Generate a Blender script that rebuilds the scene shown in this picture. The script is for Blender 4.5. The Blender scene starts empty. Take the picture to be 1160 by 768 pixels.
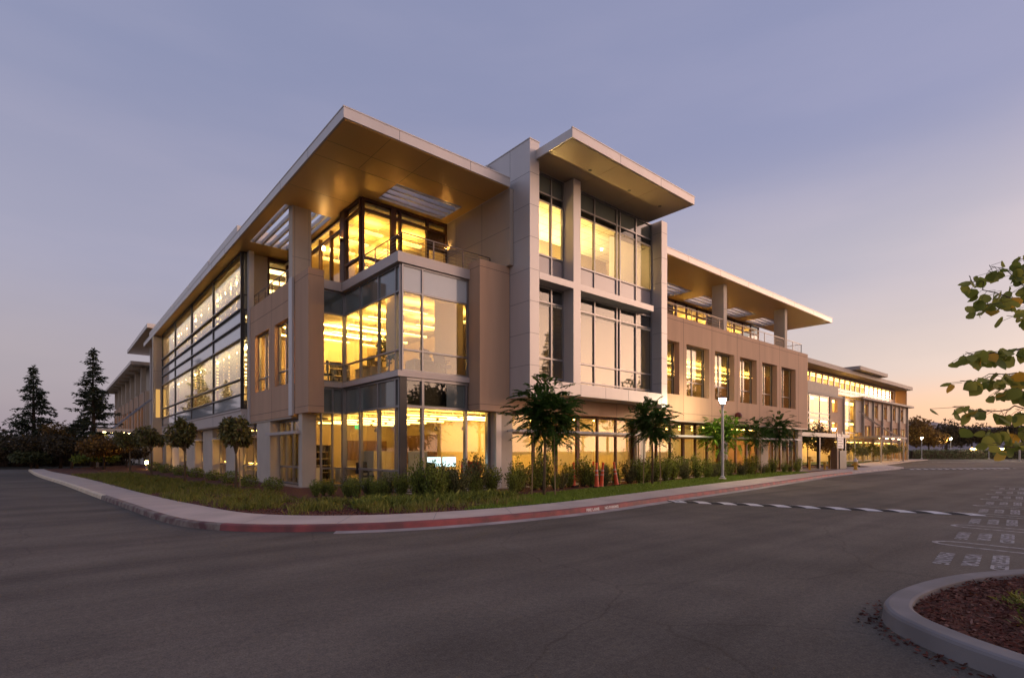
import bpy, bmesh, math, random
import numpy as np
from mathutils import Vector, Matrix
R = math.radians
random.seed(7)
rng = np.random.default_rng(11)
scene = bpy.context.scene
COL = scene.collection

# ---------------------------------------------------------------- camera
cam = bpy.data.cameras.new('Camera')
cam.sensor_fit = 'HORIZONTAL'
cam.sensor_width = 36.0
cam.lens = 36.0 * 607.0 / 1160.0
cam.shift_x = 0.0
cam.shift_y = (511.0 - 384.0) / 1160.0
cam.clip_start = 0.1
cam.clip_end = 6000
camo = bpy.data.objects.new('Camera', cam)
COL.objects.link(camo)
camo.location = (0, 0, 1.7)
camo.rotation_euler = (R(90), 0, -math.atan2(0.6508, 0.7593))
scene.camera = camo

# ---------------------------------------------------------------- world: dusk sky
SUN_AZ = Vector((0.80, -0.60, 0)).normalized()      # where the sun went down
world = bpy.data.worlds.new('World')
scene.world = world
world.use_nodes = True
wt = world.node_tree
for n in list(wt.nodes):
    wt.nodes.remove(n)


def wn(t, **kw):
    n = wt.nodes.new(t)
    for k, v in kw.items():
        setattr(n, k, v)
    return n


def ramp(node, stops):
    cr = node.color_ramp
    cr.interpolation = 'EASE'
    while len(cr.elements) > 1:
        cr.elements.remove(cr.elements[-1])
    cr.elements[0].position = stops[0][0]
    cr.elements[0].color = (*stops[0][1], 1)
    for p, c in stops[1:]:
        e = cr.elements.new(p)
        e.color = (*c, 1)


tc = wn('ShaderNodeTexCoord')
sep = wn('ShaderNodeSeparateXYZ')
wt.links.new(tc.outputs['Generated'], sep.inputs[0])
elev = wn('ShaderNodeMath', operation='MAXIMUM')
wt.links.new(sep.outputs['Z'], elev.inputs[0])
elev.inputs[1].default_value = 0.0
dot = wn('ShaderNodeVectorMath', operation='DOT_PRODUCT')
wt.links.new(tc.outputs['Generated'], dot.inputs[0])
dot.inputs[1].default_value = SUN_AZ
warm = wn('ShaderNodeMapRange')
warm.interpolation_type = 'SMOOTHSTEP'
warm.inputs['From Min'].default_value = -0.38
warm.inputs['From Max'].default_value = 0.86
wt.links.new(dot.outputs['Value'], warm.inputs['Value'])
r_cool = wn('ShaderNodeValToRGB')
r_warm = wn('ShaderNodeValToRGB')
ramp(r_cool, [(0.0, (0.335, 0.29, 0.335)), (0.12, (0.35, 0.31, 0.37)), (0.30, (0.325, 0.315, 0.43)), (0.55, (0.24, 0.257, 0.40)), (1.0, (0.18, 0.21, 0.37))])
ramp(r_warm, [(0.0, (1.12, 0.50, 0.23)), (0.05, (0.90, 0.55, 0.36)), (0.13, (0.69, 0.555, 0.51)), (0.28, (0.49, 0.44, 0.50)), (0.48, (0.275, 0.285, 0.445)), (1.0, (0.19, 0.215, 0.37))])
wt.links.new(elev.outputs[0], r_cool.inputs[0])
wt.links.new(elev.outputs[0], r_warm.inputs[0])
mixs = wn('ShaderNodeMix', data_type='RGBA')
wt.links.new(warm.outputs[0], mixs.inputs['Factor'])
wt.links.new(r_cool.outputs[0], mixs.inputs['A'])
wt.links.new(r_warm.outputs[0], mixs.inputs['B'])
sky = wn('ShaderNodeTexSky', sky_type='NISHITA')
sky.sun_disc = False
sky.sun_elevation = R(1.0)
sky.sun_rotation = math.atan2(SUN_AZ.x, SUN_AZ.y)
sky.dust_density = 2.0
bg1 = wn('ShaderNodeBackground')
bg2 = wn('ShaderNodeBackground')
mpw = wn('ShaderNodeMapping')
mpw.inputs['Scale'].default_value = (1.6, 1.6, 7.0)
wt.links.new(tc.outputs['Generated'], mpw.inputs[0])
nzw = wn('ShaderNodeTexNoise')
nzw.inputs['Scale'].default_value = 1.4
nzw.inputs['Detail'].default_value = 5.0
wt.links.new(mpw.outputs[0], nzw.inputs['Vector'])
veil = wn('ShaderNodeValToRGB')
ramp(veil, [(0.36, (0.965, 0.97, 0.985)), (0.66, (1.06, 1.035, 1.02))])
wt.links.new(nzw.outputs[0], veil.inputs[0])
mulw = wn('ShaderNodeMix', data_type='RGBA', blend_type='MULTIPLY')
mulw.inputs['Factor'].default_value = 1.0
wt.links.new(mixs.outputs['Result'], mulw.inputs['A'])
wt.links.new(veil.outputs[0], mulw.inputs['B'])
wt.links.new(mulw.outputs['Result'], bg1.inputs[0])
mx0 = wn('ShaderNodeMath', operation='MAXIMUM')
wt.links.new(dot.outputs['Value'], mx0.inputs[0])
mx0.inputs[1].default_value = 0.0
pw0 = wn('ShaderNodeMath', operation='POWER')
wt.links.new(mx0.outputs[0], pw0.inputs[0])
pw0.inputs[1].default_value = 14.0
st0 = wn('ShaderNodeMath', operation='MULTIPLY_ADD')       # the sky is brightest where the sun went down
wt.links.new(pw0.outputs[0], st0.inputs[0])
st0.inputs[1].default_value = 4.6
st0.inputs[2].default_value = 0.0
bg1.inputs[1].default_value = 0.665
bg3 = wn('ShaderNodeBackground')
bg3.inputs[0].default_value = (1.0, 0.60, 0.40, 1)
wt.links.new(st0.outputs[0], bg3.inputs[1])
wt.links.new(sky.outputs[0], bg2.inputs[0])
bg2.inputs[1].default_value = 0.04
adds = wn('ShaderNodeAddShader')
wo = wn('ShaderNodeOutputWorld')
wt.links.new(bg1.outputs[0], adds.inputs[0])
wt.links.new(bg2.outputs[0], adds.inputs[1])
add3 = wn('ShaderNodeAddShader')
wt.links.new(adds.outputs[0], add3.inputs[0])
wt.links.new(bg3.outputs[0], add3.inputs[1])
wt.links.new(add3.outputs[0], wo.inputs[0])

# last glow of the set sun: wide, weak, warm
sl = bpy.data.lights.new('Sun', 'SUN')
sl.energy = 0.6
sl.angle = R(10)
sl.color = (1.0, 0.66, 0.48)
so = bpy.data.objects.new('Sun', sl)
COL.objects.link(so)
sd = Vector((0.97, -0.19, 0.09)).normalized()
so.rotation_euler = sd.to_track_quat('Z', 'Y').to_euler()

vs = scene.view_settings
vs.view_transform = 'Standard'
vs.look = 'None'
vs.exposure = 0.68
vs.gamma = 1.0
vs.use_curve_mapping = False
cy = scene.cycles
cy.max_bounces = 7
cy.diffuse_bounces = 3
cy.glossy_bounces = 3
cy.transmission_bounces = 3
cy.transparent_max_bounces = 16
cy.caustics_reflective = False
cy.caustics_refractive = False
cy.sample_clamp_indirect = 3.0
cy.use_denoising = True


# ---------------------------------------------------------------- materials
def new_mat(name):
    m = bpy.data.materials.new(name)
    m.use_nodes = True
    nt = m.node_tree
    for n in list(nt.nodes):
        nt.nodes.remove(n)
    out = nt.nodes.new('ShaderNodeOutputMaterial')
    return m, nt, out


def N(nt, t, **kw):
    n = nt.nodes.new(t)
    for k, v in kw.items():
        setattr(n, k, v)
    return n


def pbr(name, c1, c2=None, rough=0.6, metal=0.0, scale=3.0, detail=6.0, bump=0.0, bscale=40.0, coat=0.0, stretch=(1, 1, 1), lo=0.35, hi=0.65, rvar=0.08):
    """Principled surface whose colour and gloss wander with a noise in object space."""
    m, nt, out = new_mat(name)
    p = N(nt, 'ShaderNodeBsdfPrincipled')
    nt.links.new(p.outputs[0], out.inputs[0])
    p.inputs['Specular IOR Level'].default_value = 0.2 if rough > 0.7 else 0.5
    c2 = c2 or tuple(min(1, x * 0.88) for x in c1)
    t = N(nt, 'ShaderNodeTexCoord')
    mp = N(nt, 'ShaderNodeMapping')
    mp.inputs['Scale'].default_value = stretch
    nt.links.new(t.outputs['Object'], mp.inputs[0])
    no = N(nt, 'ShaderNodeTexNoise')
    no.inputs['Scale'].default_value = scale
    no.inputs['Detail'].default_value = detail
    nt.links.new(mp.outputs[0], no.inputs['Vector'])
    cr = N(nt, 'ShaderNodeValToRGB')
    cr.color_ramp.elements[0].position = lo
    cr.color_ramp.elements[1].position = hi
    cr.color_ramp.elements[0].color = (*c2, 1)
    cr.color_ramp.elements[1].color = (*c1, 1)
    nt.links.new(no.outputs[0], cr.inputs[0])
    nt.links.new(cr.outputs[0], p.inputs['Base Color'])
    p.inputs['Metallic'].default_value = metal
    mr = N(nt, 'ShaderNodeMapRange')
    mr.inputs['To Min'].default_value = max(0.02, rough - rvar)
    mr.inputs['To Max'].default_value = min(1, rough + rvar)
    nt.links.new(no.outputs[0], mr.inputs[0])
    nt.links.new(mr.outputs[0], p.inputs['Roughness'])
    if coat:
        p.inputs['Coat Weight'].default_value = coat
        p.inputs['Coat Roughness'].default_value = 0.05
    if bump:
        b = N(nt, 'ShaderNodeBump')
        b.inputs['Strength'].default_value = bump
        b.inputs['Distance'].default_value = 0.02
        n2 = N(nt, 'ShaderNodeTexNoise')
        n2.inputs['Scale'].default_value = bscale
        n2.inputs['Detail'].default_value = 4
        nt.links.new(t.outputs['Object'], n2.inputs['Vector'])
        nt.links.new(n2.outputs[0], b.inputs['Height'])
        nt.links.new(b.outputs[0], p.inputs['Normal'])
    return m


def glass(name, f0=0.10, tint=(0.86, 0.90, 0.85), refl=(0.95, 0.95, 0.97)):
    m, nt, out = new_mat(name)
    g = N(nt, 'ShaderNodeNewGeometry')
    d = N(nt, 'ShaderNodeVectorMath', operation='DOT_PRODUCT')
    nt.links.new(g.outputs['Incoming'], d.inputs[0])
    nt.links.new(g.outputs['Normal'], d.inputs[1])
    a = N(nt, 'ShaderNodeMath', operation='ABSOLUTE')
    nt.links.new(d.outputs['Value'], a.inputs[0])
    s = N(nt, 'ShaderNodeMath', operation='SUBTRACT')
    s.inputs[0].default_value = 1.0
    nt.links.new(a.outputs[0], s.inputs[1])
    pw = N(nt, 'ShaderNodeMath', operation='POWER')
    nt.links.new(s.outputs[0], pw.inputs[0])
    pw.inputs[1].default_value = 5.0
    ma = N(nt, 'ShaderNodeMath', operation='MULTIPLY_ADD')
    nt.links.new(pw.outputs[0], ma.inputs[0])
    ma.inputs[1].default_value = 1 - f0
    ma.inputs[2].default_value = f0
    tr = N(nt, 'ShaderNodeBsdfTransparent')
    tr.inputs[0].default_value = (*tint, 1)
    gl = N(nt, 'ShaderNodeBsdfGlossy')
    gl.inputs['Color'].default_value = (*refl, 1)
    gl.inputs['Roughness'].default_value = 0.015
    # gentle unevenness of big panes
    b = N(nt, 'ShaderNodeBump')
    b.inputs['Strength'].default_value = 0.012
    b.inputs['Distance'].default_value = 0.05
    t = N(nt, 'ShaderNodeTexCoord')
    no = N(nt, 'ShaderNodeTexNoise')
    no.inputs['Scale'].default_value = 0.9
    no.inputs['Detail'].default_value = 1
    nt.links.new(t.outputs['Object'], no.inputs['Vector'])
    nt.links.new(no.outputs[0], b.inputs['Height'])
    nt.links.new(b.outputs[0], gl.inputs['Normal'])
    mx = N(nt, 'ShaderNodeMixShader')
    nt.links.new(ma.outputs[0], mx.inputs[0])
    nt.links.new(tr.outputs[0], mx.inputs[1])
    nt.links.new(gl.outputs[0], mx.inputs[2])
    nt.links.new(mx.outputs[0], out.inputs[0])
    return m


def emit(name, col, strength):
    m, nt, out = new_mat(name)
    e = N(nt, 'ShaderNodeEmission')
    e.inputs[0].default_value = (*col, 1)
    e.inputs[1].default_value = strength
    nt.links.new(e.outputs[0], out.inputs[0])
    return m


def leafy(name, c_dark, c_light, trans=0.35, accent=None, acc_at=0.9, rough=0.55):
    """Leaves: colour differs from leaf to leaf, some light passes through."""
    m, nt, out = new_mat(name)
    g = N(nt, 'ShaderNodeNewGeometry')
    cr = N(nt, 'ShaderNodeValToRGB')
    cr.color_ramp.elements[0].position = 0.0
    cr.color_ramp.elements[0].color = (*c_dark, 1)
    cr.color_ramp.elements[1].position = acc_at if accent else 1.0
    cr.color_ramp.elements[1].color = (*c_light, 1)
    if accent:
        e = cr.color_ramp.elements.new(min(1, acc_at + 0.04))
        e.color = (*accent, 1)
    nt.links.new(g.outputs['Random Per Island'], cr.inputs[0])
    p = N(nt, 'ShaderNodeBsdfPrincipled')
    p.inputs['Roughness'].default_value = rough
    p.inputs['Specular IOR Level'].default_value = 0.3
    nt.links.new(cr.outputs[0], p.inputs['Base Color'])
    tl = N(nt, 'ShaderNodeBsdfTranslucent')
    nt.links.new(cr.outputs[0], tl.inputs[0])
    mx = N(nt, 'ShaderNodeMixShader')
    mx.inputs[0].default_value = trans
    nt.links.new(p.outputs[0], mx.inputs[1])
    nt.links.new(tl.outputs[0], mx.inputs[2])
    nt.links.new(mx.outputs[0], out.inputs[0])
    return m


def shade_cloth(name, col, trans=0.6):
    m, nt, out = new_mat(name)
    d = N(nt, 'ShaderNodeBsdfDiffuse')
    d.inputs[0].default_value = (*col, 1)
    t = N(nt, 'ShaderNodeBsdfTranslucent')
    t.inputs[0].default_value = (*col, 1)
    mx = N(nt, 'ShaderNodeMixShader')
    mx.inputs[0].default_value = trans
    nt.links.new(d.outputs[0], mx.inputs[1])
    nt.links.new(t.outputs[0], mx.inputs[2])
    nt.links.new(mx.outputs[0], out.inputs[0])
    return m


M = {}
M['brown'] = pbr('taupe wall panel', (0.66, 0.425, 0.268), (0.55, 0.345, 0.217), rough=0.75, scale=1.6, stretch=(1, 1, 0.10), lo=0.22, hi=0.72, bump=0.12, bscale=60)
M['joint'] = pbr('panel joint', (0.16, 0.105, 0.085), rough=0.8)
M['greymetal'] = pbr('grey metal cladding', (0.66, 0.615, 0.575), (0.575, 0.535, 0.50), rough=0.42, metal=0.3, scale=1.1, stretch=(1, 1, 0.15), lo=0.25, hi=0.75)
M['fascia'] = pbr('pale metal fascia', (0.74, 0.675, 0.61), (0.65, 0.59, 0.53), rough=0.38, metal=0.3, scale=1.2, stretch=(1, 1, 0.3), lo=0.25, hi=0.75)
M['greyjoint'] = pbr('metal joint', (0.17, 0.165, 0.17), rough=0.6)
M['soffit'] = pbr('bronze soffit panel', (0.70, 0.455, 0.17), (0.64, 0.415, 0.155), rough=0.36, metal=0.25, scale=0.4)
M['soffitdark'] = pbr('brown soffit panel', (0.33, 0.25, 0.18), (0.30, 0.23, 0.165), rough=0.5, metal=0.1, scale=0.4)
M['soffjoint'] = pbr('soffit joint', (0.14, 0.10, 0.06), rough=0.6)
M['louver'] = pbr('pale roof louver', (0.62, 0.60, 0.60), rough=0.45, metal=0.2)
M['cream'] = pbr('cream plaster column', (0.70, 0.60, 0.475), (0.62, 0.53, 0.415), rough=0.8, scale=0.8, bump=0.08)
M['beige'] = pbr('beige metal panel', (0.56, 0.465, 0.36), (0.50, 0.415, 0.32), rough=0.5, metal=0.2, scale=0.5)
M['alu'] = pbr('aluminium mullion', (0.34, 0.325, 0.32), rough=0.35, metal=0.7, scale=2)
M['darkalu'] = pbr('dark aluminium', (0.07, 0.065, 0.06), rough=0.4, metal=0.5, scale=2)
M['bronze'] = pbr('dark bronze frame', (0.12, 0.055, 0.03), rough=0.4, metal=0.3, scale=2)
M['band'] = pbr('mauve grey floor band', (0.62, 0.545, 0.49), (0.55, 0.48, 0.43), rough=0.45, metal=0.2, scale=0.6)
M['glass'] = glass('clear glass', 0.045, (0.92,0.93,0.86))
M['coated'] = glass('coated glass', 0.085, (0.78, 0.78, 0.70))
M['bluecoat'] = glass('silvered glass', 0.22, (0.80, 0.80, 0.72))
M['farglass'] = glass('dull far glass', 0.03, (0.85, 0.85, 0.75), (0.42, 0.37, 0.31))
M['spandrel'] = pbr('grey green spandrel glass', (0.15, 0.175, 0.155), rough=0.06, coat=1.0, scale=0.4, rvar=0.02)
M['palespan'] = pbr('pale blue spandrel glass', (0.66, 0.69, 0.67), rough=0.08, coat=1.0, scale=0.4, rvar=0.02)
M['farbrown'] = pbr('tan wall of the far block', (0.55, 0.37, 0.26), rough=0.8)
M['farbeige'] = pbr('beige panel of the far block', (0.52, 0.43, 0.33), rough=0.7)
M['farband'] = pbr('tan roof edge of the far block', (0.42, 0.35, 0.29), rough=0.7)  # floor band tone, darkened for the far block
M['reflspan'] = pbr('spandrel glass with painted peach reflection', (0.46, 0.385, 0.36), rough=0.10, coat=1.0, scale=0.4, rvar=0.02)  # peach sky reflection put into the base colour
M['intwall'] = pbr('interior cream wall', (0.64, 0.53, 0.35), (0.57, 0.47, 0.31), rough=0.9, scale=0.7)
M['intbrown'] = pbr('interior brown panel', (0.16, 0.085, 0.045), rough=0.6, scale=1.0)
M['ceiling'] = pbr('acoustic ceiling', (0.80, 0.72, 0.55), (0.76, 0.68, 0.52), rough=0.9, scale=2.0)
def tile_ceiling():
    m, nt, out = new_mat('ceiling tiles')
    p = N(nt, 'ShaderNodeBsdfPrincipled'); p.inputs['Roughness'].default_value = 0.9
    nt.links.new(p.outputs[0], out.inputs[0])
    t = N(nt, 'ShaderNodeTexCoord')
    b = N(nt, 'ShaderNodeTexBrick'); b.offset = 0.0
    b.inputs['Color1'].default_value = (0.78, 0.70, 0.53, 1); b.inputs['Color2'].default_value = (0.71, 0.64, 0.48, 1); b.inputs['Mortar'].default_value = (0.36, 0.31, 0.22, 1)
    b.inputs['Scale'].default_value = 1.0; b.inputs['Mortar Size'].default_value = 0.018; b.inputs['Brick Width'].default_value = 1.2; b.inputs['Row Height'].default_value = 0.6
    nt.links.new(t.outputs['Object'], b.inputs['Vector']); nt.links.new(b.outputs['Color'], p.inputs['Base Color'])
    return m


M['ceiling'] = tile_ceiling()
M['carpet'] = pbr('office carpet', (0.13, 0.105, 0.08), rough=0.95, scale=4)
M['tube'] = emit('warm office light', (1.0, 0.55, 0.13), 62.0)
M['tubelow'] = emit('ground floor office light', (1.0, 0.55, 0.125), 34.0)
M['tubegold'] = emit('golden office light', (1.0, 0.51, 0.09), 46.0)
M['tubewing'] = emit('soft white office light', (1.0, 0.64, 0.26), 4.6)
M['addeduplight'] = emit('added hidden wall uplight', (1.0, 0.66, 0.27), 190.0)
M['addedwash'] = emit('added wash light behind the blinds', (1.0, 0.72, 0.36), 90.0)
M['troughglow'] = emit('glowing light trough', (1.0, 0.58, 0.16), 2.2)
M['tubedim'] = emit('distant office light', (1.0, 0.55, 0.13), 11.0)
M['spot'] = emit('small downlight', (1.0, 0.66, 0.28), 40.0)
M['lamphead'] = emit('white street lamp lens', (1.0, 0.84, 0.54), 300.0)
M['screen'] = emit('bright monitor picture', (0.62, 0.86, 1.0), 1.6)
M['exit'] = emit('green exit sign face', (0.05, 0.9, 0.25), 1.2)
M['blind'] = shade_cloth('cream roller blind', (0.74, 0.64, 0.46), 0.5)
M['slat'] = shade_cloth('pale vertical blind', (0.86, 0.80, 0.70), 0.6)
M['steel'] = pbr('brushed steel', (0.45, 0.43, 0.41), rough=0.3, metal=0.9, scale=5)
M['railmetal'] = pbr('brown grey rail metal', (0.22, 0.18, 0.15), rough=0.4, metal=0.6, scale=3)
M['lamppole'] = pbr('pale grey painted pole', (0.48, 0.47, 0.47), rough=0.45, metal=0.2)
M['deckroof'] = pbr('grey roof membrane', (0.25, 0.24, 0.24), rough=0.9)
M['paving'] = pbr('terrace paving', (0.36, 0.31, 0.26), (0.31, 0.26, 0.22), rough=0.85, scale=2)

def asphalt_mat():
    m, nt, out = new_mat('worn asphalt')
    p = N(nt, 'ShaderNodeBsdfPrincipled')
    nt.links.new(p.outputs[0], out.inputs[0])
    p.inputs['Roughness'].default_value = 0.9
    p.inputs['Specular IOR Level'].default_value = 0.12
    t = N(nt, 'ShaderNodeTexCoord')

    def noise(scale, detail, stretch=(1, 1, 1), rot=0.0, rough=0.55, distort=0.0):
        mp = N(nt, 'ShaderNodeMapping')
        mp.inputs['Scale'].default_value = stretch
        mp.inputs['Rotation'].default_value = (0, 0, rot)
        nt.links.new(t.outputs['Object'], mp.inputs[0])
        n = N(nt, 'ShaderNodeTexNoise')
        n.inputs['Scale'].default_value = scale
        n.inputs['Detail'].default_value = detail
        n.inputs['Roughness'].default_value = rough
        n.inputs['Distortion'].default_value = distort
        nt.links.new(mp.outputs[0], n.inputs['Vector'])
        return n.outputs[0]

    def rampf(src, p0, c0, p1, c1):
        r_ = N(nt, 'ShaderNodeValToRGB')
        r_.color_ramp.elements[0].position = p0; r_.color_ramp.elements[0].color = (*c0, 1)
        r_.color_ramp.elements[1].position = p1; r_.color_ramp.elements[1].color = (*c1, 1)
        nt.links.new(src, r_.inputs[0])
        return r_.outputs[0]

    def mult(a_, b_):
        m_ = N(nt, 'ShaderNodeMix', data_type='RGBA', blend_type='MULTIPLY')
        m_.inputs['Factor'].default_value = 1.0
        nt.links.new(a_, m_.inputs['A']); nt.links.new(b_, m_.inputs['B'])
        return m_.outputs['Result']
    big = rampf(noise(0.11, 5, distort=0.6), 0.33, (0.124, 0.106, 0.088), 0.66, (0.200, 0.170, 0.142))
    mid = rampf(noise(0.9, 8), 0.30, (0.86, 0.86, 0.86), 0.70, (1.10, 1.09, 1.07))
    streak = rampf(noise(0.55, 6, (0.12, 1.6, 1), 0.45, distort=0.4), 0.36, (0.80, 0.79, 0.79), 0.58, (1.05, 1.05, 1.04))
    speck = rampf(noise(55.0, 2, rough=0.8), 0.32, (0.72, 0.72, 0.72), 0.72, (1.30, 1.28, 1.25))
    stain = rampf(noise(0.33, 10, rough=0.7), 0.66, (1, 1, 1), 0.74, (0.74, 0.73, 0.72))
    grit = rampf(noise(16.0, 3, rough=0.7), 0.33, (0.84, 0.84, 0.84), 0.68, (1.16, 1.15, 1.13))
    col = mult(mult(mult(mult(mult(big, mid), streak), speck), stain), grit)
    vo = N(nt, 'ShaderNodeTexVoronoi', feature='DISTANCE_TO_EDGE')
    vo.inputs['Scale'].default_value = 0.17
    wv = N(nt, 'ShaderNodeVectorMath', operation='ADD')
    nz = N(nt, 'ShaderNodeTexNoise'); nz.inputs['Scale'].default_value = 0.7; nz.inputs['Detail'].default_value = 8
    nt.links.new(t.outputs['Object'], nz.inputs['Vector'])
    nt.links.new(t.outputs['Object'], wv.inputs[0]); nt.links.new(nz.outputs['Color'], wv.inputs[1])
    nt.links.new(wv.outputs[0], vo.inputs['Vector'])
    crack = rampf(vo.outputs['Distance'], 0.0008, (0.80, 0.79, 0.78), 0.003, (1, 1, 1))
    col = mult(col, crack)
    nt.links.new(col, p.inputs['Base Color'])
    b_ = N(nt, 'ShaderNodeBump'); b_.inputs['Strength'].default_value = 0.5; b_.inputs['Distance'].default_value = 0.012
    nt.links.new(noise(70.0, 3), b_.inputs['Height'])
    nt.links.new(b_.outputs[0], p.inputs['Normal'])
    return m


M['asphalt'] = asphalt_mat()
M['ground'] = pbr('dry ground', (0.085, 0.07, 0.045), (0.055, 0.05, 0.03), rough=0.95, scale=0.3)
M['concrete'] = pbr('sidewalk concrete', (0.62, 0.51, 0.435), (0.52, 0.425, 0.36), rough=0.88, scale=0.9, detail=10, bump=0.1, bscale=120)
M['gutter'] = pbr('gutter concrete', (0.50, 0.43, 0.39), (0.33, 0.28, 0.255), rough=0.85, scale=1.4, detail=10)
M['redkerb'] = pbr('worn red kerb paint', (0.36, 0.085, 0.078), (0.17, 0.062, 0.06), rough=0.7, scale=2.2, detail=10, lo=0.38, hi=0.66)
M['fadedkerb'] = pbr('faded kerb paint', (0.30, 0.25, 0.20), (0.15, 0.075, 0.07), rough=0.75, scale=3.0, detail=10, lo=0.35, hi=0.6)
M['glowkerb'] = pbr('kerb with painted warm glow', (0.80, 0.66, 0.42), (0.66, 0.50, 0.32), rough=0.45, scale=1.6, detail=8)  # warm glow along the left kerb put into its colour
M['whitepaint'] = pbr('worn white road paint', (0.46, 0.43, 0.41), (0.20, 0.18, 0.175), rough=0.75, scale=9, detail=10, lo=0.36, hi=0.58)
M['brightpaint'] = pbr('white road paint', (0.80, 0.76, 0.72), (0.62, 0.58, 0.55), rough=0.7, scale=6)
M['rubber'] = pbr('black rubber', (0.022, 0.018, 0.018), rough=0.75, scale=6)
M['mulch'] = pbr('bark mulch', (0.20, 0.08, 0.052), (0.06, 0.028, 0.02), rough=0.95, scale=14, detail=12, bump=0.9, bscale=45)
M['islandkerb'] = pbr('island kerb concrete', (0.255, 0.235, 0.225), (0.205, 0.188, 0.18), rough=0.85, scale=2.0, detail=10, bump=0.08, bscale=90)
M['chip'] = leafy('bark chip', (0.045, 0.017, 0.012), (0.22, 0.075, 0.05), 0.0, accent=(0.30, 0.16, 0.12), acc_at=0.93, rough=0.9)
M['lawn'] = leafy('lawn blade', (0.13, 0.20, 0.025), (0.30, 0.42, 0.055), 0.35)
M['lawnbase'] = pbr('lawn soil', (0.05, 0.075, 0.018), (0.035, 0.045, 0.014), rough=0.95, scale=6)
M['bedgrass'] = leafy('bed grass blade', (0.10, 0.14, 0.024), (0.36, 0.34, 0.065), 0.3, accent=(0.24, 0.16, 0.05), acc_at=0.9)
M['shrub'] = leafy('shrub leaf', (0.08, 0.11, 0.02), (0.33, 0.38, 0.07), 0.35)
M['shrubpale'] = leafy('olive shrub leaf', (0.07, 0.08, 0.03), (0.22, 0.22, 0.08), 0.3)
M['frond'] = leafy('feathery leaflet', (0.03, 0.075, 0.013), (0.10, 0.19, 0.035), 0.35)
M['frondlit'] = leafy('leaflet with painted lamplight', (0.10, 0.22, 0.02), (0.26, 0.46, 0.05), 0.4)  # lamplight put into the leaf colour, a brighter copy of frond
M['magnolia'] = leafy('glossy magnolia leaf', (0.055, 0.075, 0.022), (0.30, 0.25, 0.08), 0.15, accent=(0.12, 0.06, 0.03), acc_at=0.88, rough=0.35)
M['autumn'] = leafy('rusty leaf', (0.09, 0.05, 0.016), (0.30, 0.17, 0.04), 0.3)
M['darkleaf'] = leafy('dusky leaf', (0.035, 0.028, 0.015), (0.12, 0.085, 0.038), 0.25)
M['greenleaf'] = leafy('green leaf', (0.05, 0.075, 0.016), (0.17, 0.20, 0.04), 0.3)
M['needle'] = leafy('fir needle spray', (0.022, 0.034, 0.017), (0.085, 0.095, 0.045), 0.15)
M['heart'] = leafy('heart leaf', (0.16, 0.21, 0.04), (0.45, 0.44, 0.09), 0.5, accent=(0.75, 0.42, 0.05), acc_at=0.88, rough=0.5)
M['hedge'] = leafy('hedge leaf', (0.05, 0.065, 0.026), (0.15, 0.16, 0.065), 0.2)
M['bark'] = pbr('bark', (0.11, 0.075, 0.05), (0.06, 0.04, 0.028), rough=0.95, scale=8, stretch=(1, 1, 0.2), bump=0.4, bscale=30)
M['palebark'] = pbr('young bark', (0.23, 0.165, 0.095), (0.15, 0.105, 0.06), rough=0.9, scale=8, stretch=(1, 1, 0.2))
M['stake'] = pbr('wooden stake', (0.36, 0.255, 0.13), (0.27, 0.185, 0.09), rough=0.85, scale=8, stretch=(1, 1, 0.15))
M['orange'] = pbr('orange traffic plastic', (0.78, 0.10, 0.02), (0.68, 0.08, 0.02), rough=0.5, scale=4)
M['reflect'] = pbr('faded reflective collar', (0.60, 0.34, 0.27), rough=0.4)
M['hydrant'] = pbr('yellow hydrant paint', (0.62, 0.36, 0.03), (0.50, 0.28, 0.03), rough=0.45, scale=6)
M['white'] = pbr('white paint', (0.74, 0.70, 0.66), rough=0.5)
M['black'] = pbr('black laminate', (0.016, 0.014, 0.013), rough=0.5)
M['redbox'] = pbr('red lacquer', (0.55, 0.05, 0.02), rough=0.4)
M['desk'] = pbr('pale desk laminate', (0.66, 0.56, 0.42), rough=0.5)
M['chairf'] = pbr('dark chair fabric', (0.035, 0.03, 0.028), rough=0.85)
M['panel'] = pbr('pale screen fabric', (0.62, 0.55, 0.42), rough=0.9)
M['hill'] = pbr('dusky hillside', (0.33, 0.28, 0.265), (0.21, 0.175, 0.17), rough=1.0, scale=0.02, detail=10)
M['bell'] = pbr('dark red enamel', (0.14, 0.02, 0.015), rough=0.4)


# ---------------------------------------------------------------- helpers
def wl(o):
    v = Vector((0, 0, 0))
    while o is not None:
        v = v + o.location
        o = o.parent
    return v


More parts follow.
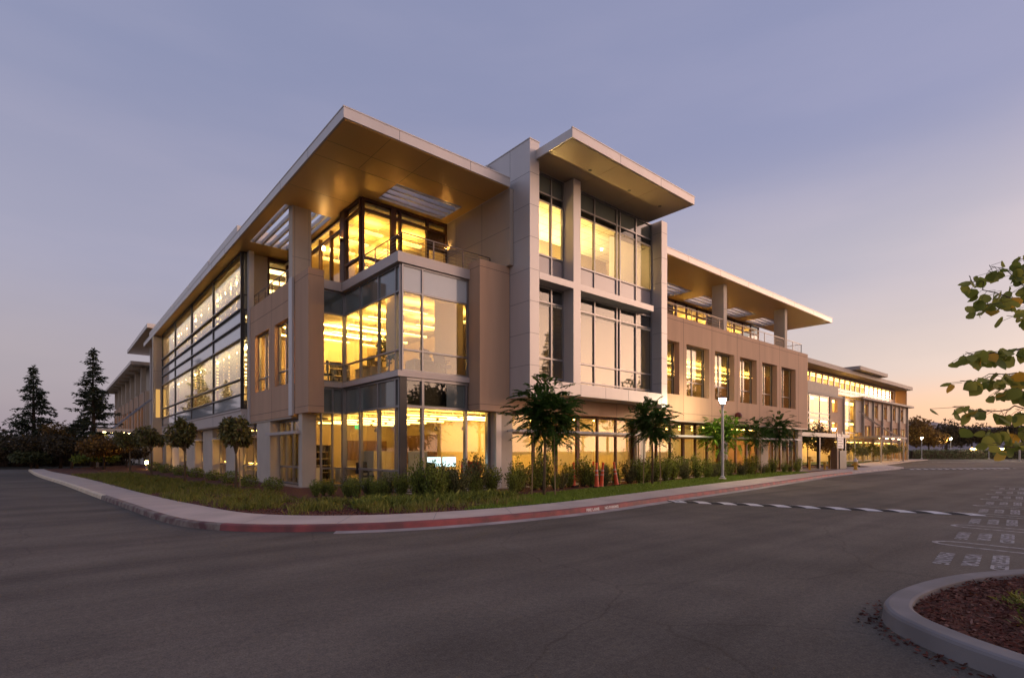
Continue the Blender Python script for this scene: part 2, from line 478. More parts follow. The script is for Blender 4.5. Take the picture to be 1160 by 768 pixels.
class MB:
    def __init__(s):
        s.v = []
        s.f = []
        s.m = []

    def add(s, vs_, fs, m=0):
        b = len(s.v)
        s.v += [tuple(p) for p in vs_]
        s.f += [tuple(i + b for i in f) for f in fs]
        s.m += [m] * len(fs)
        return s

    def box(s, x0, x1, y0, y1, z0, z1, m=0):
        if x0 > x1: x0, x1 = x1, x0
        if y0 > y1: y0, y1 = y1, y0
        if z0 > z1: z0, z1 = z1, z0
        return s.add([(x0, y0, z0), (x1, y0, z0), (x1, y1, z0), (x0, y1, z0), (x0, y0, z1), (x1, y0, z1), (x1, y1, z1), (x0, y1, z1)],
                     [(0, 3, 2, 1), (4, 5, 6, 7), (0, 1, 5, 4), (1, 2, 6, 5), (2, 3, 7, 6), (3, 0, 4, 7)], m)

    def ax(s, axis, a0, a1, b0, b1, c0, c1, m=0):
        """box on a wall: axis 'v' -> a=u,b=z,c=v ; 'u' -> a=v,b=z,c=u"""
        if axis == 'v':
            return s.box(a0, a1, c0, c1, b0, b1, m)
        return s.box(c0, c1, a0, a1, b0, b1, m)

    def beam(s, p0, p1, w, h, m=0):
        p0 = Vector(p0); p1 = Vector(p1)
        d = (p1 - p0).normalized()
        up = Vector((0, 0, 1)) if abs(d.z) < 0.98 else Vector((1, 0, 0))
        sx = d.cross(up).normalized() * (w / 2)
        sy = sx.cross(d).normalized() * (h / 2)
        q = []
        for p in (p0, p1):
            q += [p - sx - sy, p + sx - sy, p + sx + sy, p - sx + sy]
        return s.add(q, [(0, 1, 2, 3), (7, 6, 5, 4), (0, 4, 5, 1), (1, 5, 6, 2), (2, 6, 7, 3), (3, 7, 4, 0)], m)

    def tube(s, pts, rad, n=8, m=0):
        """tapered tube through pts; rad = list or number"""
        pts = [Vector(p) for p in pts]
        if not hasattr(rad, '__len__'):
            rad = [rad] * len(pts)
        ring = []
        for i, p in enumerate(pts):
            a = pts[max(0, i - 1)]; b = pts[min(len(pts) - 1, i + 1)]
            d = (b - a).normalized()
            up = Vector((0, 0, 1)) if abs(d.z) < 0.9 else Vector((1, 0, 0))
            x = d.cross(up).normalized(); y = x.cross(d).normalized()
            ring.append([p + (x * math.cos(2 * math.pi * k / n) + y * math.sin(2 * math.pi * k / n)) * rad[i] for k in range(n)])
        vv = [q for r_ in ring for q in r_]
        ff = []
        for i in range(len(pts) - 1):
            for k in range(n):
                ff.append((i * n + k, i * n + (k + 1) % n, (i + 1) * n + (k + 1) % n, (i + 1) * n + k))
        ff.append(tuple(range(n))[::-1])
        ff.append(tuple((len(pts) - 1) * n + k for k in range(n)))
        return s.add(vv, ff, m)

    def lathe(s, cx, cy, prof, n=16, m=0):
        return s.tube_z(cx, cy, prof, n, m)

    def tube_z(s, cx, cy, prof, n, m):
        vv = []; ff = []
        for r_, z in prof:
            for k in range(n):
                a = 2 * math.pi * k / n
                vv.append((cx + r_ * math.cos(a), cy + r_ * math.sin(a), z))
        for i in range(len(prof) - 1):
            for k in range(n):
                ff.append((i * n + k, i * n + (k + 1) % n, (i + 1) * n + (k + 1) % n, (i + 1) * n + k))
        ff.append(tuple(range(n))[::-1])
        ff.append(tuple((len(prof) - 1) * n + k for k in range(n)))
        return s.add(vv, ff, m)

    def prism(s, pts, z0, z1, m=0):
        n = len(pts)
        vv = [(x, y, z0) for x, y in pts] + [(x, y, z1) for x, y in pts]
        ff = [tuple(range(n))[::-1], tuple(range(n, 2 * n))] + [(i, (i + 1) % n, n + (i + 1) % n, n + i) for i in range(n)]
        return s.add(vv, ff, m)

    def grid(s, axis, A, B, fill, c0, c1, m=0):
        """slab with holes: cells of the A x B grid that fill(a,b) keeps, closed at every edge"""
        A = sorted(set(A)); B = sorted(set(B))
        na, nb = len(A) - 1, len(B) - 1
        keep = [[fill((A[i] + A[i + 1]) / 2, (B[j] + B[j + 1]) / 2) for j in range(nb)] for i in range(na)]

        def P(a, b, c):
            if axis == 'z': return (a, b, c)
            if axis == 'v': return (a, c, b)
            return (c, a, b)
        vid = {}
        vv = []; ff = []

        def V(i, j, k):
            key = (i, j, k)
            if key not in vid:
                vid[key] = len(vv)
                vv.append(P(A[i], B[j], (c0, c1)[k]))
            return vid[key]
        for i in range(na):
            for j in range(nb):
                if not keep[i][j]: continue
                ff.append((V(i, j, 0), V(i, j + 1, 0), V(i + 1, j + 1, 0), V(i + 1, j, 0)))
                ff.append((V(i, j, 1), V(i + 1, j, 1), V(i + 1, j + 1, 1), V(i, j + 1, 1)))
                if i == 0 or not keep[i - 1][j]: ff.append((V(i, j, 0), V(i, j, 1), V(i, j + 1, 1), V(i, j + 1, 0)))
                if i == na - 1 or not keep[i + 1][j]: ff.append((V(i + 1, j, 0), V(i + 1, j + 1, 0), V(i + 1, j + 1, 1), V(i + 1, j, 1)))
                if j == 0 or not keep[i][j - 1]: ff.append((V(i, j, 0), V(i + 1, j, 0), V(i + 1, j, 1), V(i, j, 1)))
                if j == nb - 1 or not keep[i][j + 1]: ff.append((V(i, j + 1, 0), V(i, j + 1, 1), V(i + 1, j + 1, 1), V(i + 1, j + 1, 0)))
        return s.add(vv, ff, m)

    def build(s, name, mats, parent=None, smooth=False, fix=True):
        if not isinstance(mats, (list, tuple)): mats = [mats]
        me = bpy.data.meshes.new(name)
        off = wl(parent) if parent else Vector((0, 0, 0))
        vv = [(p[0] - off.x, p[1] - off.y, p[2] - off.z) for p in s.v]
        me.from_pydata(vv, [], s.f)
        for mt in mats: me.materials.append(M[mt] if isinstance(mt, str) else mt)
        if len(mats) > 1:
            me.polygons.foreach_set('material_index', s.m)
        if fix:
            bm = bmesh.new(); bm.from_mesh(me)
            bmesh.ops.recalc_face_normals(bm, faces=bm.faces)
            bm.to_mesh(me); bm.free()
        if smooth:
            me.polygons.foreach_set('use_smooth', [True] * len(me.polygons))
        o = bpy.data.objects.new(name, me)
        COL.objects.link(o)
        if parent: o.parent = parent
        return o


def bevel(o, w=0.01, seg=2):
    md = o.modifiers.new('Bevel', 'BEVEL')
    md.width = w; md.segments = seg; md.limit_method = 'ANGLE'
    return o


def tag(o, label=None, cat=None, group=None, kind=None):
    if label: o['label'] = label
    if cat: o['category'] = cat
    if group: o['group'] = group
    if kind: o['kind'] = kind
    return o


def thing(name, loc, label, cat, group=None):
    o = bpy.data.objects.new(name, None)
    o.empty_display_size = 0.3
    COL.objects.link(o)
    o.location = loc
    return tag(o, label, cat, group)


def struct(o):
    o['kind'] = 'structure'
    return o


def copy_tree(o, parent=None):
    c = o.copy(); COL.objects.link(c)
    if parent: c.parent = parent
    for ch in list(o.children): copy_tree(ch, c)
    return c


def place(proto, first, loc, rz, label, sc=1.0, group=None):
    o = proto if first else copy_tree(proto)
    o.location = loc
    o.rotation_euler = (0, 0, rz)
    o.scale = (sc, sc, sc)
    o['label'] = label
    if group: o['group'] = group
    return o


# --- leaf clouds (one mesh of many small faces)
def np_mesh(name, verts, faces_n, mat, parent=None):
    """verts: (n, k, 3) – every k vertices are one face"""
    n, k = verts.shape[:2]
    me = bpy.data.meshes.new(name)
    me.vertices.add(n * k)
    off = np.array(wl(parent)) if parent else np.zeros(3)
    me.vertices.foreach_set('co', (verts.reshape(-1, 3) - off).astype(np.float32).ravel())
    me.loops.add(n * k)
    me.loops.foreach_set('vertex_index', np.arange(n * k, dtype=np.int32))
    me.polygons.add(n)
    me.polygons.foreach_set('loop_start', np.arange(0, n * k, k, dtype=np.int32))
    me.polygons.foreach_set('loop_total', np.full(n, k, dtype=np.int32))
    me.update(); me.validate()
    me.materials.append(M[mat] if isinstance(mat, str) else mat)
    o = bpy.data.objects.new(name, me)
    COL.objects.link(o)
    if parent: o.parent = parent
    return o


def unit(a):
    return a / np.maximum(np.linalg.norm(a, axis=-1, keepdims=True), 1e-9)


def leaf_faces(P, L, W, D=None, droop=0.0):
    """diamond leaves at points P, length L, width W, along D (random if None)"""
    n = len(P)
    if D is None:
        D = unit(rng.normal(size=(n, 3)))
    D = D.copy(); D[:, 2] -= droop
    D = unit(D)
    S = unit(np.cross(D, unit(rng.normal(size=(n, 3)))))
    L = np.broadcast_to(np.asarray(L, float), (n,))[:, None]
    W = np.broadcast_to(np.asarray(W, float), (n,))[:, None]
    return np.stack([P, P + D * L * 0.45 + S * W * 0.5, P + D * L, P + D * L * 0.45 - S * W * 0.5], axis=1)


def ball_points(c, r, n, shell=0.55):
    d = unit(rng.normal(size=(n, 3)))
    q = shell + (1 - shell) * rng.random(n) ** 0.6
    return np.asarray(c) + d * q[:, None] * np.asarray(r)


# ================================================================ GROUND
KERB = [(-1.6, 62.0), (-0.84, 48.74), (0.32, 36.06), (1.12, 26.01), (1.6, 20.1), (1.91, 16.2), (2.16, 14.33), (2.42, 13.45), (2.95, 12.45), (3.78, 11.6), (4.89, 10.88), (5.6, 10.56), (6.4, 10.32), (7.15, 10.16), (8.2, 10.02), (9.71, 9.93), (10.75, 9.93), (12.39, 10.03), (15.25, 10.38), (18.02, 10.70), (20.3, 10.95), (24.89, 11.5), (33.22, 12.6), (40.72, 13.55), (53.42, 14.5), (63.44, 14.9)]
WALK = [(-0.6, 62.0), (0.01, 53.06), (0.86, 45.45), (1.75, 35.18), (2.45, 25.01), (2.93, 19.73), (3.16, 17.94), (3.52, 15.4), (3.89, 14.16), (4.6, 13.15), (5.5, 12.42), (6.3, 12.0), (7.64, 11.62), (9.63, 11.4), (11.99, 11.5), (14.34, 11.85), (18.34, 12.45), (23.95, 13.27), (31.95, 14.35), (36.11, 14.9), (43.66, 15.75), (52.0, 16.6), (62.6, 17.4)]


def resample(pts, n):
    p = np.array(pts, float)
    # smooth once with Catmull style subdivision
    q = []
    for i in range(len(p) - 1):
        a = p[max(0, i - 1)]; b = p[i]; c = p[i + 1]; d = p[min(len(p) - 1, i + 2)]
        for t in (0, .25, .5, .75):
            q.append(0.5 * ((2 * b) + (-a + c) * t + (2 * a - 5 * b + 4 * c - d) * t * t + (-a + 3 * b - 3 * c + d) * t ** 3))
    q.append(p[-1]); q = np.array(q)
    s = np.r_[0, np.cumsum(np.linalg.norm(np.diff(q, axis=0), axis=1))]
    t = np.linspace(0, s[-1], n)
    return np.stack([np.interp(t, s, q[:, k]) for k in (0, 1)], axis=1)


NK = 260
kc = resample(KERB, NK)
tan = unit(np.gradient(kc, axis=0))
nrm = np.stack([-tan[:, 1], tan[:, 0]], axis=1)         # points to the building side
if nrm[NK // 2, 1] < 0: nrm = -nrm
wcurve = resample(WALK, NK)


def ribbon(a, b, za, zb):
    mb = MB()
    n = len(a)
    vv = [(x, y, za) for x, y in a] + [(x, y, zb) for x, y in b]
    mb.add(vv, [(i, i + 1, n + i + 1, n + i) for i in range(n - 1)])
    return mb


g = MB(); g.add([(-1500, -1500, -0.05), (2500, -1500, -0.05), (2500, 2500, -0.05), (-1500, 2500, -0.05)], [(0, 1, 2, 3)])
struct(g.build('ground', 'ground'))
# the road: a big sheet of asphalt around the corner
rd = MB(); rd.add([(-70, -60, 0), (240, -60, 0), (240, 23, 0), (128, 30, 0), (100, 26, 0), (60, 70, 0), (-70, 70, 0)], [(0, 1, 2, 3, 4, 5, 6)])
road = struct(rd.build('road', 'asphalt'))

gk = kc - nrm * 0.36
i0 = int(np.argmin(np.linalg.norm(kc - np.array((4.4, 11.2)), axis=1)))
struct(ribbon(gk[i0:], kc[i0:], 0.006, 0.010).build('gutter', 'gutter', fix=False))
# kerb: real step 0.14 high
ko = kc + nrm * 0.16


def kerb_piece(a, b, mat, lab):
    mb = MB(); n = b - a
    vv = []
    for i in range(a, b):
        vv += [(kc[i][0], kc[i][1], 0.0), (kc[i][0] + nrm[i][0] * 0.02, kc[i][1] + nrm[i][1] * 0.02, 0.12), (kc[i][0] + nrm[i][0] * 0.045, kc[i][1] + nrm[i][1] * 0.045, 0.142), (ko[i][0], ko[i][1], 0.145), (ko[i][0], ko[i][1], -0.04)]
    ff = []
    for i in range(n - 1):
        for k in range(4):
            ff.append((i * 5 + k, i * 5 + k + 1, (i + 1) * 5 + k + 1, (i + 1) * 5 + k))
    mb.add(vv, ff)
    o = struct(mb.build('kerb', mat))
    if lab: o['label'] = lab
    return o


ia = int(np.argmin(np.linalg.norm(kc - np.array((1.3, 24.0)), axis=1)))
ib = int(np.argmin(np.linalg.norm(kc - np.array((2.6, 13.0)), axis=1)))
ic = int(np.argmin(np.linalg.norm(kc - np.array((46, 14.0)), axis=1)))
kerb_piece(0, ia + 1, 'glowkerb', 'kerb along the left side of the building with warm light painted on')
kerb_piece(ia, ib + 1, 'fadedkerb', 'faded worn kerb on the left of the corner')
kerb_piece(ib, ic + 1, 'redkerb', 'red painted kerb round the corner')
kerb_piece(ic, NK, 'gutter', 'bare concrete kerb far along the right street')
walk = struct(ribbon(ko, wcurve, 0.145, 0.147).build('sidewalk', 'concrete', fix=False))
# tooled joints across the walk
jm = MB()
for i in range(6, NK - 6, 5):
    a = Vector((*ko[i], 0.1495)); b = Vector((*wcurve[i], 0.1515))
    t_ = Vector((*tan[i], 0)) * 0.006
    jm.add([a - t_, a + t_, b + t_, b - t_], [(0, 1, 2, 3)])
jm.build('walk_joint', 'greyjoint', walk, fix=False)

# bed between walk and building
bed = [tuple(p) for p in wcurve]
bp = [(x, y, 0.125) for x, y in bed] + [(66, 40, 0.125), (40, 66, 0.125), (8, 75, 0.125)]
mb = MB(); mb.add(bp, [tuple(range(len(bp)))])
struct(mb.build('planting_bed', 'mulch', fix=False))
# edge of the walk towards the bed
mb = ribbon(wcurve, wcurve, 0.147, 0.10); struct(mb.build('sidewalk_edge', 'concrete', fix=False))
# paved apron under the overhang
mb = MB(); mb.box(8.0, 9.6, 23.3, 62, 0.08, 0.135); mb.box(9.98, 46, 17.3, 17.9, 0.08, 0.135); mb.box(36, 60, 16.9, 20, 0.08, 0.138)
struct(mb.build('terrace_paving', 'paving'))


def bed_inset(t0, t1, d0, d1, n):
    """n points beside the walk curve between parameters t0..t1, d0..d1 metres into the bed"""
    t = rng.uniform(t0, t1, n) * (NK - 1)
    x = np.interp(t, np.arange(NK), wcurve[:, 0]); y = np.interp(t, np.arange(NK), wcurve[:, 1])
    wt_ = unit(np.gradient(wcurve, axis=0)); nn = np.stack([-wt_[:, 1], wt_[:, 0]], axis=1)
    if nn[NK // 2, 1] < 0: nn = -nn
    nx = np.interp(t, np.arange(NK), nn[:, 0]); ny = np.interp(t, np.arange(NK), nn[:, 1])
    d = d0 + (d1 - d0) * rng.random(n)
    return np.stack([x + nx * d, y + ny * d], axis=1), nn


def tparam(pt):
    return int(np.argmin(np.linalg.norm(wcurve - np.array(pt), axis=1))) / (NK - 1)


def blades(name, pts, z, h, w, mat, per=4, lean=0.5, hv=0.4, spread=0.07):
    n = len(pts) * per
    base = np.repeat(pts, per, axis=0) + rng.normal(size=(n, 2)) * spread
    P = np.c_[base, np.full(n, z)]
    D = np.c_[rng.normal(size=(n, 2)) * lean, np.ones(n)]; D = unit(D)
    S = unit(np.c_[rng.normal(size=(n, 2)), np.zeros(n)])
    H = (h * (1 - hv + 2 * hv * rng.random(n)))[:, None]
    W = (w * (0.6 + 0.8 * rng.random(n)))[:, None]
    mid = P + D * H * 0.6
    tip = P + D * H + np.c_[rng.normal(size=(n, 2)) * 0.25, -0.12 * np.ones(n)] * H
    V_ = np.stack([P - S * W * 0.5, P + S * W * 0.5, mid + S * W * 0.35, tip, mid - S * W * 0.35], axis=1)
    return np_mesh(name, V_, 5, mat)


# lawn on the right
tl0, tl1 = tparam((8.2, 11.5)), tparam((42, 15.5))
la = []
li = range(int(tl0 * (NK - 1)), int(tl1 * (NK - 1)))
_, nnw = bed_inset(0, 1, 0, 1, 3)
mb = MB(); lv = []
for k, i in enumerate(li):
    wdt = min(2.4, 0.15 + 0.22 * k)
    lv.append((wcurve[i], wcurve[i] + nnw[i] * wdt))
n = len(lv)
mb.add([(a[0], a[1], 0.135) for a, b in lv] + [(b[0], b[1], 0.15) for a, b in lv], [(i, i + 1, n + i + 1, n + i) for i in range(n - 1)])
struct(mb.build('lawn', 'lawnbase', fix=False))
pts, _ = bed_inset(tl0, tl1, 0.02, 2.4, 15000)
k0 = int(tl0 * (NK - 1))
idx = np.array([int(np.argmin(((wcurve - p) ** 2).sum(1))) for p in pts]) - k0
dist = np.sqrt(np.array([((wcurve - p) ** 2).sum(1).min() for p in pts]))
okm = dist < np.minimum(2.4, 0.15 + 0.22 * idx)
tag(blades('lawn_grass', pts[okm], 0.14, 0.09, 0.014, 'lawn', per=5, lean=0.6), 'short green lawn between the right-hand sidewalk and the shrubs', 'grass', kind='stuff')
# ragged ornamental grass on the left and round the corner
pa, _ = bed_inset(tparam((0.9, 45)), tparam((3.3, 16.5)), 0.05, 3.2, 4200)
pb, _ = bed_inset(tparam((3.3, 16.5)), tparam((6.2, 12.0)), 0.15, 3.2, 2300)
pc, _ = bed_inset(tparam((6.0, 12.1)), tparam((11.5, 11.5)), 0.3, 1.8, 160)
clump = np.sin(pa[:, 0] * 2.1 + 1.3) * np.sin(pa[:, 1] * 1.3) + rng.normal(size=len(pa)) * 0.5
pa = pa[clump > -0.15]
clump = np.sin(pb[:, 0] * 2.6) * np.sin(pb[:, 1] * 2.2 + 1) + rng.normal(size=len(pb)) * 0.5
pb = pb[clump > 0.62]
tag(blades('bed_grass', np.r_[pa, pb, pc], 0.12, 0.23, 0.015, 'bedgrass', per=7, lean=0.45, spread=0.06), 'ragged olive ornamental grass in the mulch bed left of and around the corner', 'grass', kind='stuff')
# bark chips on the bed near the walk
pd, _ = bed_inset(tparam((3.2, 17.5)), tparam((12.0, 11.5)), 0.03, 3.0, 5200)
Pm = np.c_[pd, np.full(len(pd), 0.13)]
tag(np_mesh('bark_mulch', leaf_faces(Pm, 0.05, 0.03, np.c_[rng.normal(size=(len(pd), 2)), rng.random(len(pd)) * 0.4]), 4, 'chip'), 'dark red brown bark chips in the bed at the corner', 'mulch', kind='stuff')

# planter island in the lower right
OUT = [(11.8, -1.2), (10.9, 0.05), (9.9, 0.86), (9.11, 1.29), (8.54, 1.51), (7.88, 1.66), (7.2, 1.74), (6.72, 1.73), (6.35, 1.66), (6.05, 1.5), (5.84, 1.3), (5.61, 1.02), (5.46, 0.78), (5.3, 0.45), (5.05, -0.4), (4.9, -1.6), (4.9, -6.0), (11.9, -6.0)]
oc = np.array(OUT)
cen = np.array((7.6, -1.5))


def smooth_loop(p, n):
    p = np.array(p); q = []
    for i in range(len(p)):
        a, b, c, d = p[i - 1], p[i], p[(i + 1) % len(p)], p[(i + 2) % len(p)]
        for t in np.linspace(0, 1, n, endpoint=False):
            q.append(0.5 * ((2 * b) + (-a + c) * t + (2 * a - 5 * b + 4 * c - d) * t * t + (-a + 3 * b - 3 * c + d) * t ** 3))
    return np.array(q)


ol = smooth_loop(OUT, 5)
tn = unit(np.roll(ol, -1, axis=0) - np.roll(ol, 1, axis=0))
nn2 = np.stack([tn[:, 1], -tn[:, 0]], axis=1)
flip = np.sign(((cen - ol) * nn2).sum(1)); nn2 = nn2 * flip[:, None]


def loop_strip(prof, name, mat):
    n = len(ol); vv = []
    for d, z in prof:
        q = ol + nn2 * d
        vv += [(x, y, z) for x, y in q]
    ff = []
    for j in range(len(prof) - 1):
        for i in range(n):
            ff.append((j * n + i, j * n + (i + 1) % n, (j + 1) * n + (i + 1) % n, (j + 1) * n + i))
    mb_ = MB(); mb_.add(vv, ff)
    return mb_.build(name, mat, fix=True, smooth=False)


isl = loop_strip([(-0.02, -0.03), (-0.01, 0.03), (0.0, 0.13), (0.015, 0.152), (0.045, 0.162), (0.21, 0.165), (0.235, 0.155), (0.24, 0.06)], 'island_kerb', 'islandkerb')
struct(isl); isl['label'] = 'grey concrete kerb round the planter island'
mb = MB(); q = ol + nn2 * 0.22
mb.add([(x, y, 0.10) for x, y in q], [tuple(range(len(q)))])
struct(mb.build('island_bed', 'mulch', fix=False))
# chips and debris
pi = np.c_[rng.uniform(5.2, 11, 26000), rng.uniform(-3.0, 1.75, 26000)]


def inside(poly, P):
    x, y = P[:, 0], P[:, 1]; c = np.zeros(len(P), bool); n = len(poly)
    for i in range(n):
        x1, y1 = poly[i]; x2, y2 = poly[(i + 1) % n]
        hit = ((y1 > y) != (y2 > y)) & (x < (x2 - x1) * (y - y1) / (y2 - y1 + 1e-12) + x1)
        c ^= hit
    return c


pi = pi[inside(ol + nn2 * 0.26, pi)]
Pm = np.c_[pi, 0.105 + 0.035 * rng.random(len(pi))]
tag(np_mesh('bark_chips', leaf_faces(Pm, 0.03 + 0.05 * rng.random(len(pi)) ** 2, 0.012 + 0.014 * rng.random(len(pi)), np.c_[rng.normal(size=(len(pi), 2)), rng.random(len(pi)) * 0.35]), 4, 'chip'), 'red brown bark chips filling the planter island', 'mulch', kind='stuff')
q = ol[rng.integers(0, len(ol), 420)]
sel = (q[:, 1] > -0.6) & (q[:, 0] < 7.2)
q = q[sel]
di = -np.abs(rng.normal(size=len(q))) * 0.10 - 0.025
k_ = [int(np.argmin(((ol - p) ** 2).sum(1))) for p in q]
qq = q + nn2[k_] * di[:, None] + rng.normal(size=q.shape) * 0.03
qq = qq[~inside(ol - nn2 * 0.03, qq)]
Pm = np.c_[qq, np.full(len(qq), 0.006)]
tag(np_mesh('kerb_litter', leaf_faces(Pm, 0.05, 0.02, np.c_[rng.normal(size=(len(qq), 2)), np.abs(rng.normal(size=len(qq))) * 0.15]), 4, 'chip'), 'bits of bark and leaf litter along the foot of the island kerb', 'litter', kind='stuff')
# low green ground cover on the island
pg = np.r_[np.c_[rng.normal(6.95, 0.22, 110), rng.normal(0.42, 0.10, 110)], np.c_[rng.normal(7.7, 0.25, 60), rng.normal(0.70, 0.10, 60)]]
tag(blades('island_groundcover', pg, 0.11, 0.11, 0.018, 'bedgrass', per=6, lean=0.9, spread=0.05), 'low yellow green tufts on the planter island', 'ground cover', kind='stuff')


# ---------------------------------------------------------------- road paint
def text_mesh(txt, size):
    cu = bpy.data.curves.new('t', 'FONT')
    cu.body = txt; cu.size = size; cu.extrude = 0.0; cu.offset = 0.035
    o = bpy.data.objects.new('t', cu); COL.objects.link(o)
    dg = bpy.context.evaluated_depsgraph_get()
    me = bpy.data.meshes.new_from_object(o.evaluated_get(dg))
    bpy.data.objects.remove(o)
    vv = np.array([v.co[:] for v in me.vertices]); ff = [tuple(p.vertices) for p in me.polygons]
    bpy.data.meshes.remove(me)
    return vv, ff


def lettering(mb, txt, org, ex, ey, wid, hgt, ez=(0, 0, 0)):
    """flat word of given width and height; ex = reading direction, ey = up of the letters"""
    vv, ff = text_mesh(txt, 1.0)
    lo = vv.min(0); hi = vv.max(0)
    s = (vv[:, 0] - lo[0]) / (hi[0] - lo[0]) * wid
    t = (vv[:, 1] - lo[1]) / (hi[1] - lo[1]) * hgt
    P = np.array(org)[None] + s[:, None] * np.array(ex)[None] + t[:, None] * np.array(ey)[None]
    mb.add([tuple(p) for p in P], ff)


EX = (-0.994, -0.105, 0.0); EY = (0.105, -0.994, 0.0)
for k in range(8):
    u0 = 11.35 + 3.14 * k
    v0 = 2.16 + 0.035 * 3.14 * k * 2.6
    mb = MB()
    for j, (wd, wlen) in enumerate((('PARKING', 1.20), ('VISITOR', 1.26), ('RESERVED', 1.5))):
        org = (u0 - 0.0 + 0.19 * j, v0 - 0.31 * j, 0.004)
        lettering(mb, wd, org, EX, EY, wlen, 0.205)
    mb.build('stall_lettering', 'whitepaint', road, fix=False)
    # hairpin line between the stalls
    uh = u0 + 1.25; vh = v0 + 0.17 + 0.03
    path = []
    for a in np.linspace(-90, 90, 9):
        path.append((uh + 0.28 * math.sin(R(a)), vh - 0.3 + 0.42 * math.cos(R(a))))
    path = [(path[0][0] - 0.25, vh - 5.0)] + path + [(path[-1][0] - 0.25, vh - 5.0)]
    p = np.array(path); t = unit(np.gradient(p, axis=0)); nr = np.stack([-t[:, 1], t[:, 0]], axis=1) * 0.045
    n = len(p)
    mb = MB(); mb.add([(x, y, 0.004) for x, y in p - nr] + [(x, y, 0.004) for x, y in p + nr], [(i, i + 1, n + i + 1, n + i) for i in range(n - 1)])
    mb.build('stall_line', 'whitepaint', road, fix=False)
# words on the red kerb face
mb = MB()
ik = int(np.argmin(np.linalg.norm(kc - np.array((11.2, 9.95)), axis=1)))
o3 = Vector((*kc[ik], 0)) - Vector((*nrm[ik], 0)) * 0.004
ex = Vector((*tan[ik], 0))
lettering(mb, 'FIRE LANE', tuple(o3 + Vector((0, 0, 0.025))), tuple(ex), (nrm[ik][0] * 0.17, nrm[ik][1] * 0.17, 1), 0.58, 0.08)
ik2 = int(np.argmin(np.linalg.norm(kc - np.array((11.98, 9.97)), axis=1)))
o3 = Vector((*kc[ik2], 0)) - Vector((*nrm[ik2], 0)) * 0.004
lettering(mb, 'NO PARKING', tuple(o3 + Vector((0, 0, 0.025))), tuple(Vector((*tan[ik2], 0))), (nrm[ik2][0] * 0.17, nrm[ik2][1] * 0.17, 1), 0.70, 0.08)
struct(mb.build('kerb_lettering', 'brightpaint', fix=False))


def speed_hump(a, b, width, hgt, nstr, label, skew=0.35, white_frac=0.5):
    a = Vector((*a, 0)); b = Vector((*b, 0)); d = (b - a); L = d.length; d.normalize()
    nd = Vector((-d.y, d.x, 0))
    root = thing('speed_hump', (a + b) / 2, label, 'speed hump', 'striped speed humps across the street')
    prof = [(0, 0.0), (0.12, 0.45), (0.3, 0.85), (0.5, 1.0), (0.7, 0.85), (0.88, 0.45), (1.0, 0.0)]

    def seg(mb, s0, s1, lift):
        n = len(prof); vv = []
        for s in (s0, s1):
            for w, h in prof:
                endf = min(1, max(0.0, min(s, 1 - s) * L / 0.35))
                p = a + d * (min(max(s + (w - 0.5) * skew / L, 0), 1) * L) + nd * ((w - 0.5) * width)
                vv.append((p.x, p.y, 0.002 + (h * hgt) * endf + lift))
        mb.add(vv, [(i, i + 1, n + i + 1, n + i) for i in range(n - 1)])
    m1 = MB(); m2 = MB()
    ns = 40
    for i in range(ns): seg(m1, i / ns, (i + 1) / ns, 0)
    for i in range(nstr):
        s0 = (i + 0.25) / nstr; s1 = s0 + white_frac / nstr
        seg(m2, s0, s1, 0.004)
    m1.build('rubber_hump', 'rubber', root, fix=False, smooth=True)
    m2.build('white_stripes', 'brightpaint', root, fix=False, smooth=True)
    return root


speed_hump((15.85, 10.5), (18.9, 2.7), 0.72, 0.03, 11, 'nearest striped speed hump, reaching from the red kerb beside the parking stalls', skew=-0.5)
speed_hump((60.5, 14.3), (71.5, 8.0), 0.85, 0.06, 16, 'second striped speed hump, far along the street past the hydrant', skew=-0.6)
mb = MB()
for i in range(18):
    p = Vector((97, 21.2, 0)).lerp(Vector((124, 13.8, 0)), i / 17)
    mb.box(p.x - 2.5, p.x + 2.5, p.y - 0.13, p.y + 0.13, 0.003, 0.006)
mb.build('crosswalk_marking', 'whitepaint', road)
# small side street kerb island past the hydrant
mb = MB(); mb.prism([(63.4, 14.92), (74, 19.5), (110, 24.4), (128, 26.2), (128, 30), (108, 27.6), (72, 22.4), (62.7, 17.2)], 0.0, 0.13)
struct(mb.build('far_sidewalk', 'concrete'))
mb = MB(); mb.prism([(66, 19.4), (74, 23.2), (110, 27.9), (135, 31), (135, 60), (66, 60)], 0.0, 0.16)
struct(mb.build('far_lawn', 'lawnbase'))
#BUILDING#
# ================================================================ MAIN BUILDING
B = thing('office_building', (12, 20, 0), 'three storey taupe and glass office building with the big overhanging corner roof', 'building')


